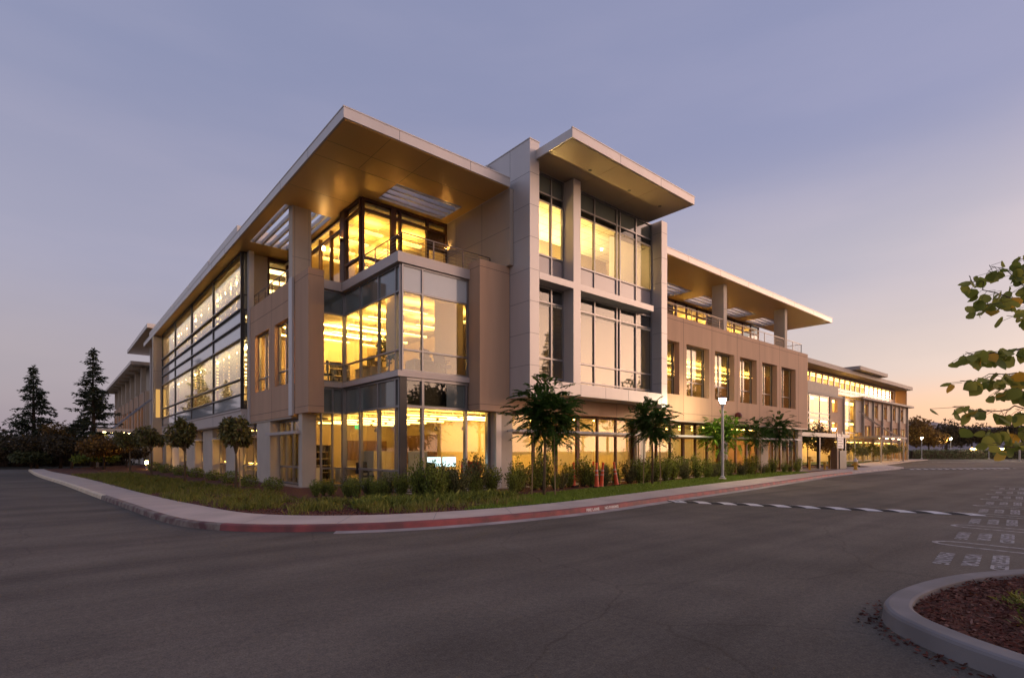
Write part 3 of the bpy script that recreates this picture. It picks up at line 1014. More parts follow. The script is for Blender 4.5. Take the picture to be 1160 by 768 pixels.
def wall(name, axis, a0, a1, b0, b1, c0, c1, holes, mats, joints_a=(), joints_b=(), parent=B, face=None):
    """wall with real openings; thin dark joints set proud on the outer face c0"""
    A = [a0, a1]; Bb = [b0, b1]
    for h in holes: A += [h[0], h[1]]; Bb += [h[2], h[3]]
    mb_ = MB().grid(axis, A, Bb, lambda a, b: not any(h[0] < a < h[1] and h[2] < b < h[3] for h in holes), c0, c1)
    js = []
    for ja in joints_a:
        segs = [(b0, b1)]
        for h in holes:
            if h[0] < ja < h[1]:
                segs = [s for t in segs for s in ((t[0], min(t[1], h[2])), (max(t[0], h[3]), t[1])) if s[1] - s[0] > 0.02]
        for s0, s1 in segs: mb_.ax(axis, ja - 0.009, ja + 0.009, s0 + 0.005, s1 - 0.005, c0 - 0.003, c0 + 0.01, 1)
    for jb in joints_b:
        segs = [(a0, a1)]
        for h in holes:
            if h[2] < jb < h[3]:
                segs = [s for t in segs for s in ((t[0], min(t[1], h[0])), (max(t[0], h[1]), t[1])) if s[1] - s[0] > 0.02]
        for s0, s1 in segs: mb_.ax(axis, s0 + 0.005, s1 - 0.005, jb - 0.009, jb + 0.009, c0 - 0.0025, c0 + 0.01, 1)
    return mb_.build(name, mats, parent)


def glazing(axis, a0, a1, b0, b1, c, va=(), hb=(), fw=0.07, fd=0.12, frame='alu', pane='glass', parent=B, name='window', edge=True, panes=None, heavy=()):
    """framed glazing: bars are one mesh, the panes hang under it"""
    mb_ = MB()
    av = list(va) + ([a0, a1] if edge else [])
    for x in av:
        w = fw * (2.2 if x in heavy else 1)
        l = max(a0, x - w / 2) if x == a0 else x - w / 2
        l = a0 if x == a0 else (a1 - w if x == a1 else x - w / 2)
        mb_.ax(axis, l, l + w, b0, b1, c - fd / 2, c + fd / 2)
    for z in list(hb) + ([b0, b1] if edge else []):
        l = b0 + 0.002 if z == b0 else (b1 - fw - 0.002 if z == b1 else z - fw / 2)
        mb_.ax(axis, a0 + 0.003, a1 - 0.003, l, l + fw, c - fd / 2 + 0.008, c + fd / 2 - 0.008)
    o = mb_.build(name, frame, parent)
    for (p0, p1, q0, q1, mat, nm) in (panes or [(a0, a1, b0, b1, pane, 'pane')]):
        MB().ax(axis, p0 + 0.01, p1 - 0.01, q0 + 0.01, q1 - 0.01, c - 0.006, c + 0.006).build(nm, mat, o)
    return o


def sheet(mb_, axis, a0, a1, b0, b1, c):
    """one layer of cloth"""
    P_ = (lambda a, b: (a, c, b)) if axis == 'v' else (lambda a, b: (c, a, b))
    return mb_.add([P_(a0, b0), P_(a1, b0), P_(a1, b1), P_(a0, b1)], [(0, 1, 2, 3)])


def blind(axis, a0, a1, b0, b1, c, parent, mat='blind'):
    return sheet(MB(), axis, a0, a1, b0, b1, c).build('roller_blind', mat, parent, fix=False)


def railing(pts, z0, z1, parent=B, step=1.25, mat='railmetal', cables=6):
    o = MB()
    tot = 0
    posts = []
    for p, q in zip(pts[:-1], pts[1:]):
        p = Vector((*p, 0)); q = Vector((*q, 0)); L = (q - p).length; n = max(1, round(L / step))
        for i in range(n + 1): posts.append(p.lerp(q, i / n))
    for p, q in zip(pts[:-1], pts[1:]):
        o.beam((*p, z1), (*q, z1), 0.04, 0.035)
    rail = o.build('railing', mat, parent)
    pm = MB()
    for p in posts: pm.box(p.x - 0.022, p.x + 0.022, p.y - 0.018, p.y + 0.018, z0, z1 - 0.022)
    pm.build('railing_posts', mat, rail)
    cm = MB()
    for p, q in zip(pts[:-1], pts[1:]):
        for k in range(cables):
            z = z0 + 0.1 + (z1 - z0 - 0.2) * k / (cables - 1)
            cm.beam((*p, z), (*q, z), 0.012, 0.012)
    cm.build('railing_cables', mat, rail)
    return rail


# ---- roofs
H1 = (10.7, 13.95, 19.7, 21.4)
H2 = (7.82, 9.95, 24.6, 30.2)
inH = lambda a, b, hs: any(h[0] < a < h[1] and h[2] < b < h[3] for h in hs)
mb = MB().grid('z', [7.25, 14.43, 16, H1[0], H1[1], H2[0], H2[1]], [16.95, H1[2], H1[3], H2[2], H2[3], 32, 68],
               lambda a, b: not inH(a, b, (H1, H2)) and (a < 14.43 or b > 32), 12.66, 13.01)
for v in (20.2, 23.4, 26.6, 29.8, 33, 36.2, 39.4, 42.6, 45.8, 49, 52.2, 55.4, 58.6, 61.8, 65): mb.ax('u', v - 0.008, v + 0.008, 12.664, 13.006, 7.247, 7.26, 1)
for u in (9.3, 12.4): mb.ax('v', u - 0.008, u + 0.008, 12.664, 13.006, 16.947, 16.96, 1)
mb.box(7.235, 14.43, 16.935, 16.99, 13.012, 13.05, 0)
mb.box(7.235, 7.29, 16.99, 68, 13.012, 13.05, 0)
roof = mb.build('roof', ['fascia', 'greyjoint'], B)
mb = MB().grid('z', [7.31, 14.42, 15.9, H1[0], H1[1], H2[0], H2[1]], [17.01, H1[2], H1[3], H2[2], H2[3], 32, 67.9],
               lambda a, b: not inH(a, b, (H1, H2)) and (a < 14.42 or b > 32), 12.635, 12.657)
for u in (9.0, 10.72): mb.box(u - 0.006, u + 0.006, 17.02, 19.6, 12.632, 12.64, 1)
for v in (18.55, 19.7, 22.6): mb.box(7.32, 14.4 if v < 19 else 10.6, v - 0.006, v + 0.006, 12.6315, 12.64, 1)
for v in np.arange(32, 67, 3.5): mb.box(7.32, 8.1, v - 0.006, v + 0.006, 12.6315, 12.64, 1)
mb.build('soffit', ['soffit', 'soffjoint'], roof)
for k in range(4):
    v = H1[2] + 0.2 + k * 0.42
    m_ = MB(); m_.beam((H1[0] - 0.1, v, 12.75), (H1[1] + 0.1, v, 12.75), 0.11, 0.2); m_.build('roof_louver', 'louver', roof)
for k in range(5):
    u = H2[0] + 0.22 + k * 0.42
    m_ = MB(); m_.beam((u, H2[2] - 0.1, 12.75), (u, H2[3] + 0.1, 12.75), 0.11, 0.2); m_.build('roof_louver', 'louver', roof)
for k in range(5):
    v0 = 30.6 + k * 6.75
    m_ = MB(); m_.box(7.31, 9.4, v0, v0 + 6.5, 13.052, 13.50); m_.build('parapet', 'fascia', roof)
# bay roof
mb = MB(); mb.box(14.98, 23.6, 13.95, 26, 13.62, 13.98)
for u in (17.9, 20.8): mb.ax('v', u - 0.008, u + 0.008, 13.624, 13.976, 13.947, 13.96, 1)
mb.box(14.965, 23.615, 13.935, 14.0, 13.982, 14.02)
bayroof = mb.build('bay_roof', ['fascia', 'greyjoint'], B)
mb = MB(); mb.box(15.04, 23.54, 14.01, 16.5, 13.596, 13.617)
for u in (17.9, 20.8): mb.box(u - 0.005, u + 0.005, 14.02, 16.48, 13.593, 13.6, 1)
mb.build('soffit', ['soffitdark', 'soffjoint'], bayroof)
for u in (17.3, 20.0, 22.4): MB().lathe(u, 15.1, [(0.085, 13.585), (0.085, 13.598)], 14).build('recessed_light', 'darkalu', bayroof)
# right wing roof
HR = [(30.05 + 4.72 * k, 33.25 + 4.72 * k, 19.8, 21.5) for k in range(4)]
us = [24.36, 46.2, 50.54] + [x for h in HR for x in h[:2]]
mb = MB().grid('z', us, [16.95, 19.8, 21.5, 21.8, 26], lambda a, b: not inH(a, b, HR) and (b < 21.8 or a < 46.2), 12.66, 13.0)
for u in (28, 31.7, 35.4, 39.1, 42.8, 46.5): mb.ax('v', u - 0.008, u + 0.008, 12.664, 12.996, 16.947, 16.96, 1)
mb.box(24.36, 50.555, 16.935, 16.99, 13.002, 13.04)
rroof = mb.build('roof', ['fascia', 'greyjoint'], B)
us2 = [24.4, 46.1, 50.48] + [x for h in HR for x in h[:2]]
mb = MB().grid('z', us2, [17.01, 19.8, 21.5, 21.75, 25.9], lambda a, b: not inH(a, b, HR) and (b < 21.75 or a < 46.1), 12.635, 12.657)
mb.build('soffit', ['soffit', 'soffjoint'], rroof)
for h in HR:
    for k in range(4):
        v = h[2] + 0.2 + k * 0.42
        m_ = MB(); m_.beam((h[0] - 0.1, v, 12.75), (h[1] + 0.1, v, 12.75), 0.11, 0.2); m_.build('roof_louver', 'louver', rroof)

# ---- slabs, terraces, ceilings, rooms
def foot(a, b):
    return (10.04 < a < 15.2 and 18.12 < b < 32) or (15.2 < a < 23.86 and 16.6 < b < 27) or (23.86 < a < 45.95 and 17.72 < b < 26) or (8.6 < a < 16 and 23.35 < b < 62.6)


UA = [8.6, 10.04, 15.2, 16, 23.86, 45.95]; VA = [16.6, 17.72, 18.12, 23.35, 26, 27, 32, 62.6]


def foot1(a, b):
    return foot(a, b) and b > 17.9


MB().grid('z', UA, VA + [17.98], lambda a, b: foot(a, b) and b > 17.98, 0.02, 0.16).build('floor_slab', 'carpet', B)
MB().grid('z', UA, VA + [17.98], lambda a, b: foot(a, b) and b > 17.98, 3.42, 3.50).build('ceiling', 'ceiling', B)
MB().grid('z', UA, VA, foot, 4.52, 4.70).build('floor_slab', 'carpet', B)
MB().grid('z', UA, VA, foot, 7.98, 8.06).build('ceiling', 'ceiling', B)
MB().grid('z', UA, VA, foot, 8.80, 9.15).build('floor_slab', 'carpet', B)


def foot3(a, b):
    return (10.15 < a < 14.5 and 21.78 < b < 32) or (15.2 < a < 23.86 and 16.6 < b < 27) or (23.86 < a < 47.35 and 21.88 < b < 26) or (10.35 < a < 16 and 23.6 < b < 31.95) or (7.95 < a < 16 and 31.98 < b < 62.6)


U3 = [7.95, 10.15, 10.35, 14.5, 15.2, 16, 23.86, 47.35]; V3 = [16.6, 21.78, 21.88, 23.6, 26, 27, 31.95, 31.98, 32, 62.6]
MB().grid('z', U3, V3, foot3, 12.38, 12.46).build('ceiling', 'ceiling', B)
iw = MB()
iw.box(10.2, 15.9, 29.0, 29.15, 0.16, 12.37)          # back of the corner rooms
iw.box(14.5, 14.65, 32.0, 62.5, 0.16, 12.37)          # back of the left wing
iw.box(15.9, 23.9, 24.4, 24.55, 0.16, 12.37)
iw.box(24.0, 47.3, 25.2, 25.35, 0.16, 12.37)
iw.build('interior_wall', 'intwall', B)
MB().box(15.9, 16.05, 24.56, 29.0, 0.16, 12.37).build('interior_wall', 'intwall', B)
MB().box(23.88, 23.99, 17.99, 25.15, 0.17, 12.37).build('interior_wall', 'intwall', B)
MB().box(8.62, 14.5, 31.62, 31.8, 0.16, 9.0).build('interior_wall', 'intwall', B)
# rear shell so that the block is closed
mb = MB()
mb.box(16.2, 47.6, 27.05, 27.3, 0.0, 12.6); mb.box(16.2, 16.45, 27.3, 62.7, 0.0, 12.6); mb.box(7.9, 16.2, 62.7, 62.95, 0.0, 12.6)
mb.box(45.99, 46.25, 20.2, 27.05, 0.0, 9.3)
mb.build('rear_wall', 'brown', B)
MB().box(14.7, 46.2, 26.01, 27.3, 12.46, 12.6).build('roof_deck', 'deckroof', B)


def light_rows(u0, u1, v0, v1, z, n, along='u', mat='tube', w=0.10, drop=0.0, seg=0, gap=0.0):
    """rows of office lights; drop > 0 hangs them as troughs that shine on the ceiling"""
    for k in range(n):
        m_ = MB()
        v = v0 + (v1 - v0) * (k + 0.5) / n
        cuts = [(u0, u1)]
        if seg:
            cuts = []; u = u0
            while u + seg <= u1 + 1e-6:
                cuts.append((u, u + seg)); u += seg + gap
        for a_, b_ in cuts:
            if drop:
                zt = z - drop
                m_.box(a_, b_, v - w / 2, v + w / 2, zt, zt + 0.01, 0)
                m_.box(a_ - 0.01, b_ + 0.01, v - w / 2 - 0.02, v + w / 2 + 0.02, zt - 0.06, zt - 0.002, 1)
                m_.box(a_ + 0.2, a_ + 0.215, v - 0.006, v + 0.006, zt + 0.012, z, 1)
                m_.box(b_ - 0.215, b_ - 0.2, v - 0.006, v + 0.006, zt + 0.012, z, 1)
            else:
                m_.box(a_, b_, v - w / 2, v + w / 2, z - 0.03, z, 0)
        m_.build('ceiling_light', [mat, 'troughglow'], B)


light_rows(10.6, 15.0, 18.6, 28.8, 3.41, 6, w=0.12, drop=0.22, mat='tubelow', seg=1.3, gap=0.25)
light_rows(15.6, 23.4, 18.9, 24.2, 3.41, 3, w=0.12, mat='tubelow')
light_rows(24.4, 45.4, 18.9, 25.0, 3.41, 2, w=0.12, mat='tubelow')
light_rows(12.2, 13.4, 32.5, 62, 3.41, 3, w=0.05)
light_rows(10.5, 14.8, 18.9, 28.8, 7.97, 5, w=0.16, drop=0.40, seg=1.7, gap=0.7)
light_rows(24.6, 45, 19.2, 25, 7.97, 2, w=0.10, drop=0.3)
light_rows(8.9, 14.0, 32.4, 62, 7.97, 14, w=0.7, mat='tubewing')
light_rows(8.5, 14.0, 32.4, 62, 12.37, 14, w=0.7, mat='tubewing')
light_rows(8.9, 13.6, 25.2, 31, 7.97, 3)
for z in (7.90, 12.30):
    MB().box(8.75, 8.85, 32.2, 60, z - 0.03, z).build('ceiling_light', 'addedwash', B)  # strips added close behind the blinds to brighten them
light_rows(10.7, 14.3, 22.6, 28.8, 12.37, 4, w=0.18, drop=0.45, seg=1.2, gap=0.9, mat='tubegold')
light_rows(24.6, 47, 22.6, 25, 12.37, 2, w=0.12, drop=0.5, seg=1.6, gap=1.0, mat='tubegold')
MB().box(15.3, 23.8, 19.6, 19.72, 9.16, 12.37).build('interior_wall', 'intwall', B)
MB().box(15.4, 20.4, 19.2, 19.35, 9.98, 10.0).build('ceiling_light', 'addeduplight', B)  # hidden uplight strip added below the sill to wash the wall
for k, (u, v) in enumerate(((16.4, 17.5), (18.6, 17.6), (20.4, 17.6), (22.0, 18.4))):
    MB().lathe(u, v, [(0.05, 12.30), (0.05, 12.375)], 10).build('recessed_light', 'spot', B)

# terrace floors and the floor bands of the corner
mb = MB(); mb.box(9.75, 14.42, 17.9, 23.2, 8.78, 9.17); mb.build('terrace_slab', 'band', B)
MB().box(8.3, 9.74, 23.25, 31.9, 9.1, 9.2).build('terrace_slab', 'paving', B)
mb = MB(); mb.box(9.75, 13.05, 17.9, 18.04, 4.51, 4.73); mb.box(9.75, 9.96, 18.04, 23.19, 4.51, 4.73); mb.box(8.86, 9.75, 23.0, 23.19, 4.51, 4.73)
mb.build('floor_band', 'band', B)
MB().box(8.86, 9.74, 23.0, 23.2, 8.78, 9.17).build('floor_band', 'band', B)

# ---- corner glazing
# level 2, right-hand face and left-hand face
w = glazing('v', 9.97, 13.05, 4.74, 8.77, 18.05, va=(10.87,), hb=(5.55, 7.76), fw=0.065, name='corner_window',
            panes=[(9.97, 13.05, 4.74, 7.76, 'coated', 'pane'), (9.97, 13.05, 7.76, 8.77, 'palespan', 'spandrel_panel')])
blind('v', 11.60, 13.0, 5.55, 7.95, 18.30, w)
MB().box(10.0, 13.05, 18.2, 18.22, 7.78, 8.76).build('shadow_box', 'darkalu', w)
w = glazing('u', 18.05, 23.18, 4.74, 8.77, 9.97, va=(18.41, 19.83, 21.52), hb=(5.55, 7.76), fw=0.065, name='corner_window',
            panes=[(18.05, 23.18, 4.74, 7.76, 'glass', 'pane'), (18.05, 23.18, 7.76, 8.77, 'spandrel', 'spandrel_panel')])
blind('u', 18.45, 19.8, 5.55, 7.95, 10.25, w)
w = glazing('v', 8.86, 9.93, 4.74, 8.77, 23.19, va=(), hb=(5.55, 7.76), fw=0.065, name='corner_window',
            panes=[(8.86, 9.93, 4.74, 7.76, 'glass', 'pane'), (8.86, 9.93, 7.76, 8.77, 'spandrel', 'spandrel_panel')])
# level 1
w = glazing('v', 9.97, 14.2, 0.16, 4.50, 18.05, va=(10.87, 12.93, 14.08), hb=(3.40,), fw=0.10, fd=0.18, name='corner_window',
            panes=[(9.97, 14.2, 0.16, 3.40, 'glass', 'pane'), (9.97, 12.0, 3.40, 4.50, 'coated', 'spandrel_panel'), (12.0, 14.2, 3.40, 4.50, 'spandrel', 'spandrel_panel')])
w = glazing('u', 18.05, 23.18, 0.16, 4.50, 9.97, va=(18.38, 19.83, 21.52), hb=(0.95, 3.40), fw=0.08, fd=0.16, name='corner_window',
            panes=[(18.05, 23.18, 0.16, 3.40, 'glass', 'pane'), (18.05, 23.18, 3.40, 4.50, 'spandrel', 'spandrel_panel')])
MB().box(9.86, 10.16, 17.95, 18.02, 0.1, 4.5).build('corner_post', 'darkalu', B)
w = glazing('v', 8.86, 9.93, 0.16, 4.50, 23.19, va=(9.4,), hb=(0.95, 3.40), fw=0.07, name='corner_window',
            panes=[(8.86, 9.93, 0.16, 3.40, 'glass', 'pane'), (8.86, 9.93, 3.40, 4.50, 'spandrel', 'spandrel_panel')])
MB().box(9.80, 9.96, 23.0, 23.18, 0.1, 4.5).build('corner_post', 'alu', B)
# back of the spandrel zone so that it stays dark
MB().box(10.05, 14.9, 18.3, 18.4, 3.52, 4.5).build('spandrel_lining', 'darkalu', B)
MB().box(10.25, 10.35, 18.45, 23.1, 3.52, 4.5).build('spandrel_lining', 'darkalu', B)
# level 3, set back under the roof
w = glazing('v', 10.08, 14.42, 9.18, 12.62, 21.71, va=(11.58, 11.92, 13.35), hb=(10.05, 12.12), fw=0.11, fd=0.16, frame='bronze', name='terrace_window', heavy=(11.58,))
MB().box(13.4, 14.42, 21.76, 21.8, 11.2, 12.1).build('door_head', 'bronze', w)
w = glazing('u', 21.71, 23.3, 9.18, 12.62, 10.08, hb=(10.05, 12.12), fw=0.11, fd=0.16, frame='bronze', name='terrace_window')
MB().box(9.98, 10.2, 23.3, 23.75, 9.18, 12.62).build('terrace_post', 'bronze', B)
w = glazing('u', 23.75, 31.9, 9.21, 12.62, 10.3, va=(24.3, 25.5, 26.9, 28.4, 29.9), hb=(12.05,), fw=0.12, fd=0.16, frame='bronze', name='terrace_window')
w = glazing('v', 9.2, 10.28, 9.25, 12.62, 31.9, hb=(12.05,), fw=0.09, frame='bronze', name='terrace_window')
MB().box(8.0, 9.19, 31.9, 32.05, 9.25, 12.62).build('wall_panel', 'beige', B)
M['addedsconce'] = emit('mostly added terrace wall light', (1.0, 0.56, 0.14), 130.0)  # most of these wall lights are added to brighten the soffit
for u, v in ((9.93, 23.52), (11.75, 21.58), (14.3, 21.58), (28.6, 21.66), (33.0, 21.66), (37.3, 21.66), (41.7, 21.66), (46.0, 21.66)):
    w_ = MB().box(u - 0.05, u + 0.05, v - 0.05, v + 0.05, 11.2, 11.38).build('wall_light_some_added', 'bronze', B)
    MB().box(u - 0.04, u + 0.04, v - 0.04, v + 0.04, 11.381, 11.386).build('lens', 'addedsconce', w_)
MB().lathe(10.1, 26.0, [(0.06, 11.55), (0.08, 11.62), (0.05, 11.75)], 10).build('wall_light_some_added', 'spot', B)
railing([(10.12, 21.6), (10.12, 18.28), (14.4, 18.28)], 9.17, 10.06)
railing([(8.4, 24.95), (8.4, 31.85)], 9.46, 10.2, cables=5)

# ---- columns
for (x0, x1, y0, y1, z0, z1) in ((8.08, 8.92, 24.42, 24.90, 9.46, 12.63),):
    mb = MB(); mb.box(x0, x1, y0, y1, z0, z1)
    mb.box(x0 + 0.1, x0 + 0.112, y0 - 0.003, y0 + 0.01, z0, z1, 1); mb.box(x1 - 0.112, x1 - 0.1, y0 - 0.003, y0 + 0.01, z0, z1, 1)
    mb.box(x0 + 0.002, x1 - 0.002, y0 - 0.0035, y0 + 0.01, 10.35, 10.362, 1)
    mb.build('column', ['cream', 'greyjoint'], B)
MB().box(8.06, 8.16, 24.42, 24.88, 3.30, 9.45).build('column_strip', 'greymetal', B)
MB().box(8.24, 8.86, 23.66, 24.10, 0.1, 3.34).build('column', 'cream', B)

# ---- taupe boxes at the corner
mb = MB(); mb.box(8.17, 8.84, 22.71, 24.4, 3.35, 9.45)
mb.box(8.175, 8.835, 22.7075, 22.72, 3.62, 3.635, 1); mb.box(8.1675, 8.18, 22.715, 24.39, 3.62, 3.635, 1)
mb.box(8.175, 8.835, 22.7075, 22.72, 9.16, 9.175, 1); mb.box(8.1675, 8.18, 22.715, 24.39, 9.16, 9.175, 1)
mb.build('wall_box', ['brown', 'joint'], B)
mb = MB(); mb.box(13.06, 14.63, 17.23, 18.04, 3.35, 9.45)
mb.box(13.065, 14.63, 17.2275, 17.24, 3.60, 3.615, 1); mb.box(13.0575, 13.07, 17.235, 18.03, 3.60, 3.615, 1)
mb.box(13.065, 14.63, 17.2275, 17.24, 9.16, 9.175, 1); mb.box(13.0575, 13.07, 17.235, 18.03, 9.16, 9.175, 1)
mb.box(13.07, 14.63, 18.04, 21.7, 9.17, 9.2, 0)
mb.build('wall_box', ['brown', 'joint'], B)

# left taupe wall with two windows
holes = [(25.07, 27.22, 4.80, 7.80), (28.13, 30.53, 4.80, 7.80)]
wall('wall_panel', 'u', 24.9, 31.4, 3.28, 9.45, 8.17, 8.5, holes, ['brown', 'joint'], joints_a=(27.68,), joints_b=(3.62, 8.6))
for h in holes:
    w = glazing('u', h[0], h[1], h[2], h[3], 8.42, va=((h[0] * 0.5 + h[1] * 0.5),), hb=(5.52,), fw=0.06, pane='glass')
    blind('u', h[0] + 0.1, h[0] + (h[1] - h[0]) * 0.62, 5.0, 7.8, 8.62, w, 'slat')
MB().box(8.2, 9.9, 24.9, 31.5, 3.2, 3.27).build('soffit', 'beige', B)
# ground floor below it
w = glazing('u', 24.12, 28.15, 0.14, 3.19, 8.75, va=(25.1, 26.2, 27.2), hb=(0.95, 2.55), fw=0.08, name='ground_window')
# ground floor piers on the left
for v0, v1 in ((28.17, 30.45), (35.0, 37.14), (40.9, 43.9), (46.8, 50.2), (53.6, 57.0), (60.4, 62.5)):
    MB().box(8.24, 8.86, v0, v1, 0.1, 3.19).build('pier', 'cream', B)
prev = 30.45
for v0, v1 in ((35.0, 37.14), (40.9, 43.9), (46.8, 50.2), (53.6, 57.0), (60.4, 62.5)):
    w = glazing('u', prev, v0, 0.14, 3.19, 8.75, va=((prev + v0) / 2,), hb=(0.85, 2.5), fw=0.08, name='ground_window', pane='bluecoat')
    MB().box(8.86, 8.98, prev + 0.1, v0 - 0.1, 0.16, 0.62).build('window_seat', 'cream', w)
    MB().box(8.9, 8.98, prev + 0.4, v0 - 0.4, 0.98, 1.0).build('ledge_light', 'tube', w)
    MB().ax('u', prev, v0, 2.46, 2.56, 8.05, 8.55).build('sunshade', 'band', w)
    prev = v1
MB().box(8.0, 8.23, 23.9, 28.16, 2.47, 2.60).build('sunshade', 'band', B)

# ---- left curtain wall
mv = [31.88, 38.66, 45.71, 52.81, 59.74]
for i in range(4):
    a0, a1 = mv[i], mv[i + 1]
    w = glazing('u', a0, a1, 4.02, 12.62, 7.86, va=(), hb=(4.81, 5.64, 7.83, 8.68, 9.47, 10.27), fw=0.09, fd=0.12, name='curtain_wall', frame='darkalu',
                panes=[(a0, a1, 4.02, 4.81, 'palespan', 'spandrel_panel'), (a0, a1, 4.81, 7.83, 'bluecoat', 'pane'), (a0, a1, 7.83, 9.47, 'palespan', 'spandrel_panel'), (a0, a1, 9.47, 12.62, 'bluecoat', 'pane')])
    # projecting sun fins on the rails
    m_ = MB()
    for z in (4.81, 5.64, 7.83, 8.68, 9.47, 10.27): m_.box(7.72, 7.79, a0 + 0.06, a1 - 0.06, z - 0.025, z + 0.025)
    m_.build('rail_fins', 'alu', w)
    n = 9
    for lev, (z0, z1) in enumerate(((4.9, 7.95), (9.5, 12.1))):
        m_ = MB(); y = a0 + 0.42
        while y < a1 - 0.2:
            wd = random.choice((1.2, 1.7, 2.3)); wd = min(wd, a1 - 0.1 - y)
            sheet(m_, 'u', y, y + wd, z0, z1, 8.12)
            y += wd + random.choice((0.06, 0.08, 0.16))
        m_.build('vertical_blinds', 'slat', w, fix=False)
    MB().box(8.0, 8.05, a0, a1, 7.84, 9.45).build('shadow_box', 'darkalu', w)
MB().box(7.92, 8.5, 31.89, 59.74, 8.05, 8.8).build('slab_edge', 'darkalu', B)
w = glazing('v', 7.9, 8.16, 4.02, 12.62, 31.86, hb=(4.81, 5.64, 7.83, 8.68, 9.47, 10.27), fw=0.05, fd=0.08, name='curtain_wall_return', frame='darkalu', pane='glass')
MB().box(8.1, 8.35, 31.41, 31.8, 3.0, 12.6).build('pilaster', 'greymetal', B)
mb = MB(); mb.box(7.82, 8.6, 31.84, 59.9, 3.25, 4.01)
for v in mv[1:4]: mb.ax('u', v - 0.02, v + 0.02, 3.26, 4.0, 7.817, 7.83, 1)
mb.box(7.76, 7.82, 31.84, 59.9, 3.93, 4.01)
mb.build('skirt_panel', ['band', 'greyjoint'], B)
MB().box(7.9, 9.9, 31.9, 62.4, 3.2, 3.245).build('soffit', 'beige', B)
# end pier with a lit window
wall('wall_panel', 'v', 7.2, 7.95, 0.1, 12.6, 60.6, 61.2, [(7.42, 7.8, 4.9, 7.6)], ['beige', 'joint'], joints_b=(9.3,))
MB().box(7.43, 7.79, 60.85, 60.9, 4.91, 7.59).build('lit_window', emit('lit far window', (1.0, 0.55, 0.16), 0.45), B)
MB().box(7.95, 8.6, 59.95, 62.6, 3.25, 12.6).build('wall_panel', 'beige', B)

# ---- terrace wall and the grey fin beside the bay
mb = MB(); mb.box(14.44, 14.63, 16.98, 24.0, 9.46, 12.63)
for v in (18.9, 20.9): mb.ax('u', v - 0.008, v + 0.008, 9.47, 12.62, 14.437, 14.45, 1)
mb.ax('u', 16.99, 23.99, 11.0, 11.016, 14.4375, 14.45, 1)
mb.build('terrace_wall', ['beige', 'greyjoint'], B)
mb = MB(); mb.box(14.64, 15.16, 15.97, 19.4, 3.92, 14.33)
for z in (5.2, 6.5, 7.8, 9.1, 10.4, 11.7, 13.0):
    mb.ax('u', 15.98, 19.39, z - 0.007, z + 0.007, 14.637, 14.65, 1); mb.ax('v', 14.65, 15.15, z - 0.007, z + 0.007, 15.967, 15.98, 1)
mb.ax('u', 17.2, 17.214, 3.93, 14.32, 14.6375, 14.65, 1)
mb.box(14.62, 15.18, 15.95, 19.42, 14.332, 14.37)
mb.build('fin_wall', ['greymetal', 'greyjoint'], B)
MB().box(14.40, 14.639, 18.5, 18.75, 13.06, 14.2).build('fin_rib', 'greymetal', B)

# ---- projecting bay
BV = 15.97
mb = MB(); mb.box(23.86, 24.36, BV, 17.6, 3.92, 13.6)
for z in (5.2, 6.5, 7.8, 9.1, 10.4, 11.7, 13.0):
    mb.ax('v', 23.87, 24.35, z - 0.007, z + 0.007, BV - 0.003, BV + 0.01, 1); mb.ax('u', BV + 0.01, 16.5, z - 0.007, z + 0.007, 23.857, 23.87, 1)
mb.build('bay_post', ['greymetal', 'greyjoint'], B)
MB().box(17.22, 17.68, BV, 16.6, 4.67, 13.58).build('bay_post', 'greymetal', B)
MB().box(15.17, 23.15, BV - 0.004, 16.59, 8.78, 9.06).build('bay_band', 'greymetal', B)
mb = MB(); mb.box(15.17, 23.85, BV + 0.005, 17.2, 4.12, 4.66)
for u in (16.5, 17.7, 19.4, 21.1, 22.6): mb.ax('v', u - 0.007, u + 0.007, 4.13, 4.65, BV + 0.002, BV + 0.02, 1)
mb.build('bay_sill', ['greymetal', 'greyjoint'], B)
GV = 16.62
for (a0, a1, va) in ((15.17, 17.22, (16.45,)), (17.68, 23.85, (19.3, 20.95, 21.2, 22.5))):
    w = glazing('v', a0, a1, 4.67, 8.77, GV, va=va, hb=(4.86, 5.70, 8.10), fw=0.07, fd=0.14, frame='alu', pane='coated', name='bay_window')
    # upper storey: clerestory, vision glass, spandrel
    w2 = glazing('v', a0, a1, 9.07, 13.58, GV, va=va, hb=(10.1, 12.75), fw=0.07, fd=0.14, frame='alu', name='bay_window',
                 panes=[(a0, a1, 9.07, 10.1, 'reflspan', 'spandrel_panel'), (a0, a1, 10.1, 12.75, 'glass', 'pane'), (a0, a1, 12.75, 13.58, 'spandrel', 'spandrel_panel')])
    if a0 > 17:
        blind('v', 20.9, 23.0, 10.0, 12.4, 17.0, w2, 'slat')
    blind('v', a0 + 0.1, a1 - 0.1, 4.8, 8.0, 17.1, w, 'slat')
MB().box(15.2, 23.85, 17.2, 17.3, 12.5, 13.58).build('shadow_box', 'darkalu', B)
# taupe strip under the bay
mb = MB(); mb.box(14.63, 24.37, 17.24, 17.6, 3.42, 4.115)
for u in (16.6, 19.2, 21.8): mb.ax('v', u - 0.008, u + 0.008, 3.43, 4.11, 17.237, 17.25, 1)
mb.build('wall_strip', ['brown', 'joint'], B)

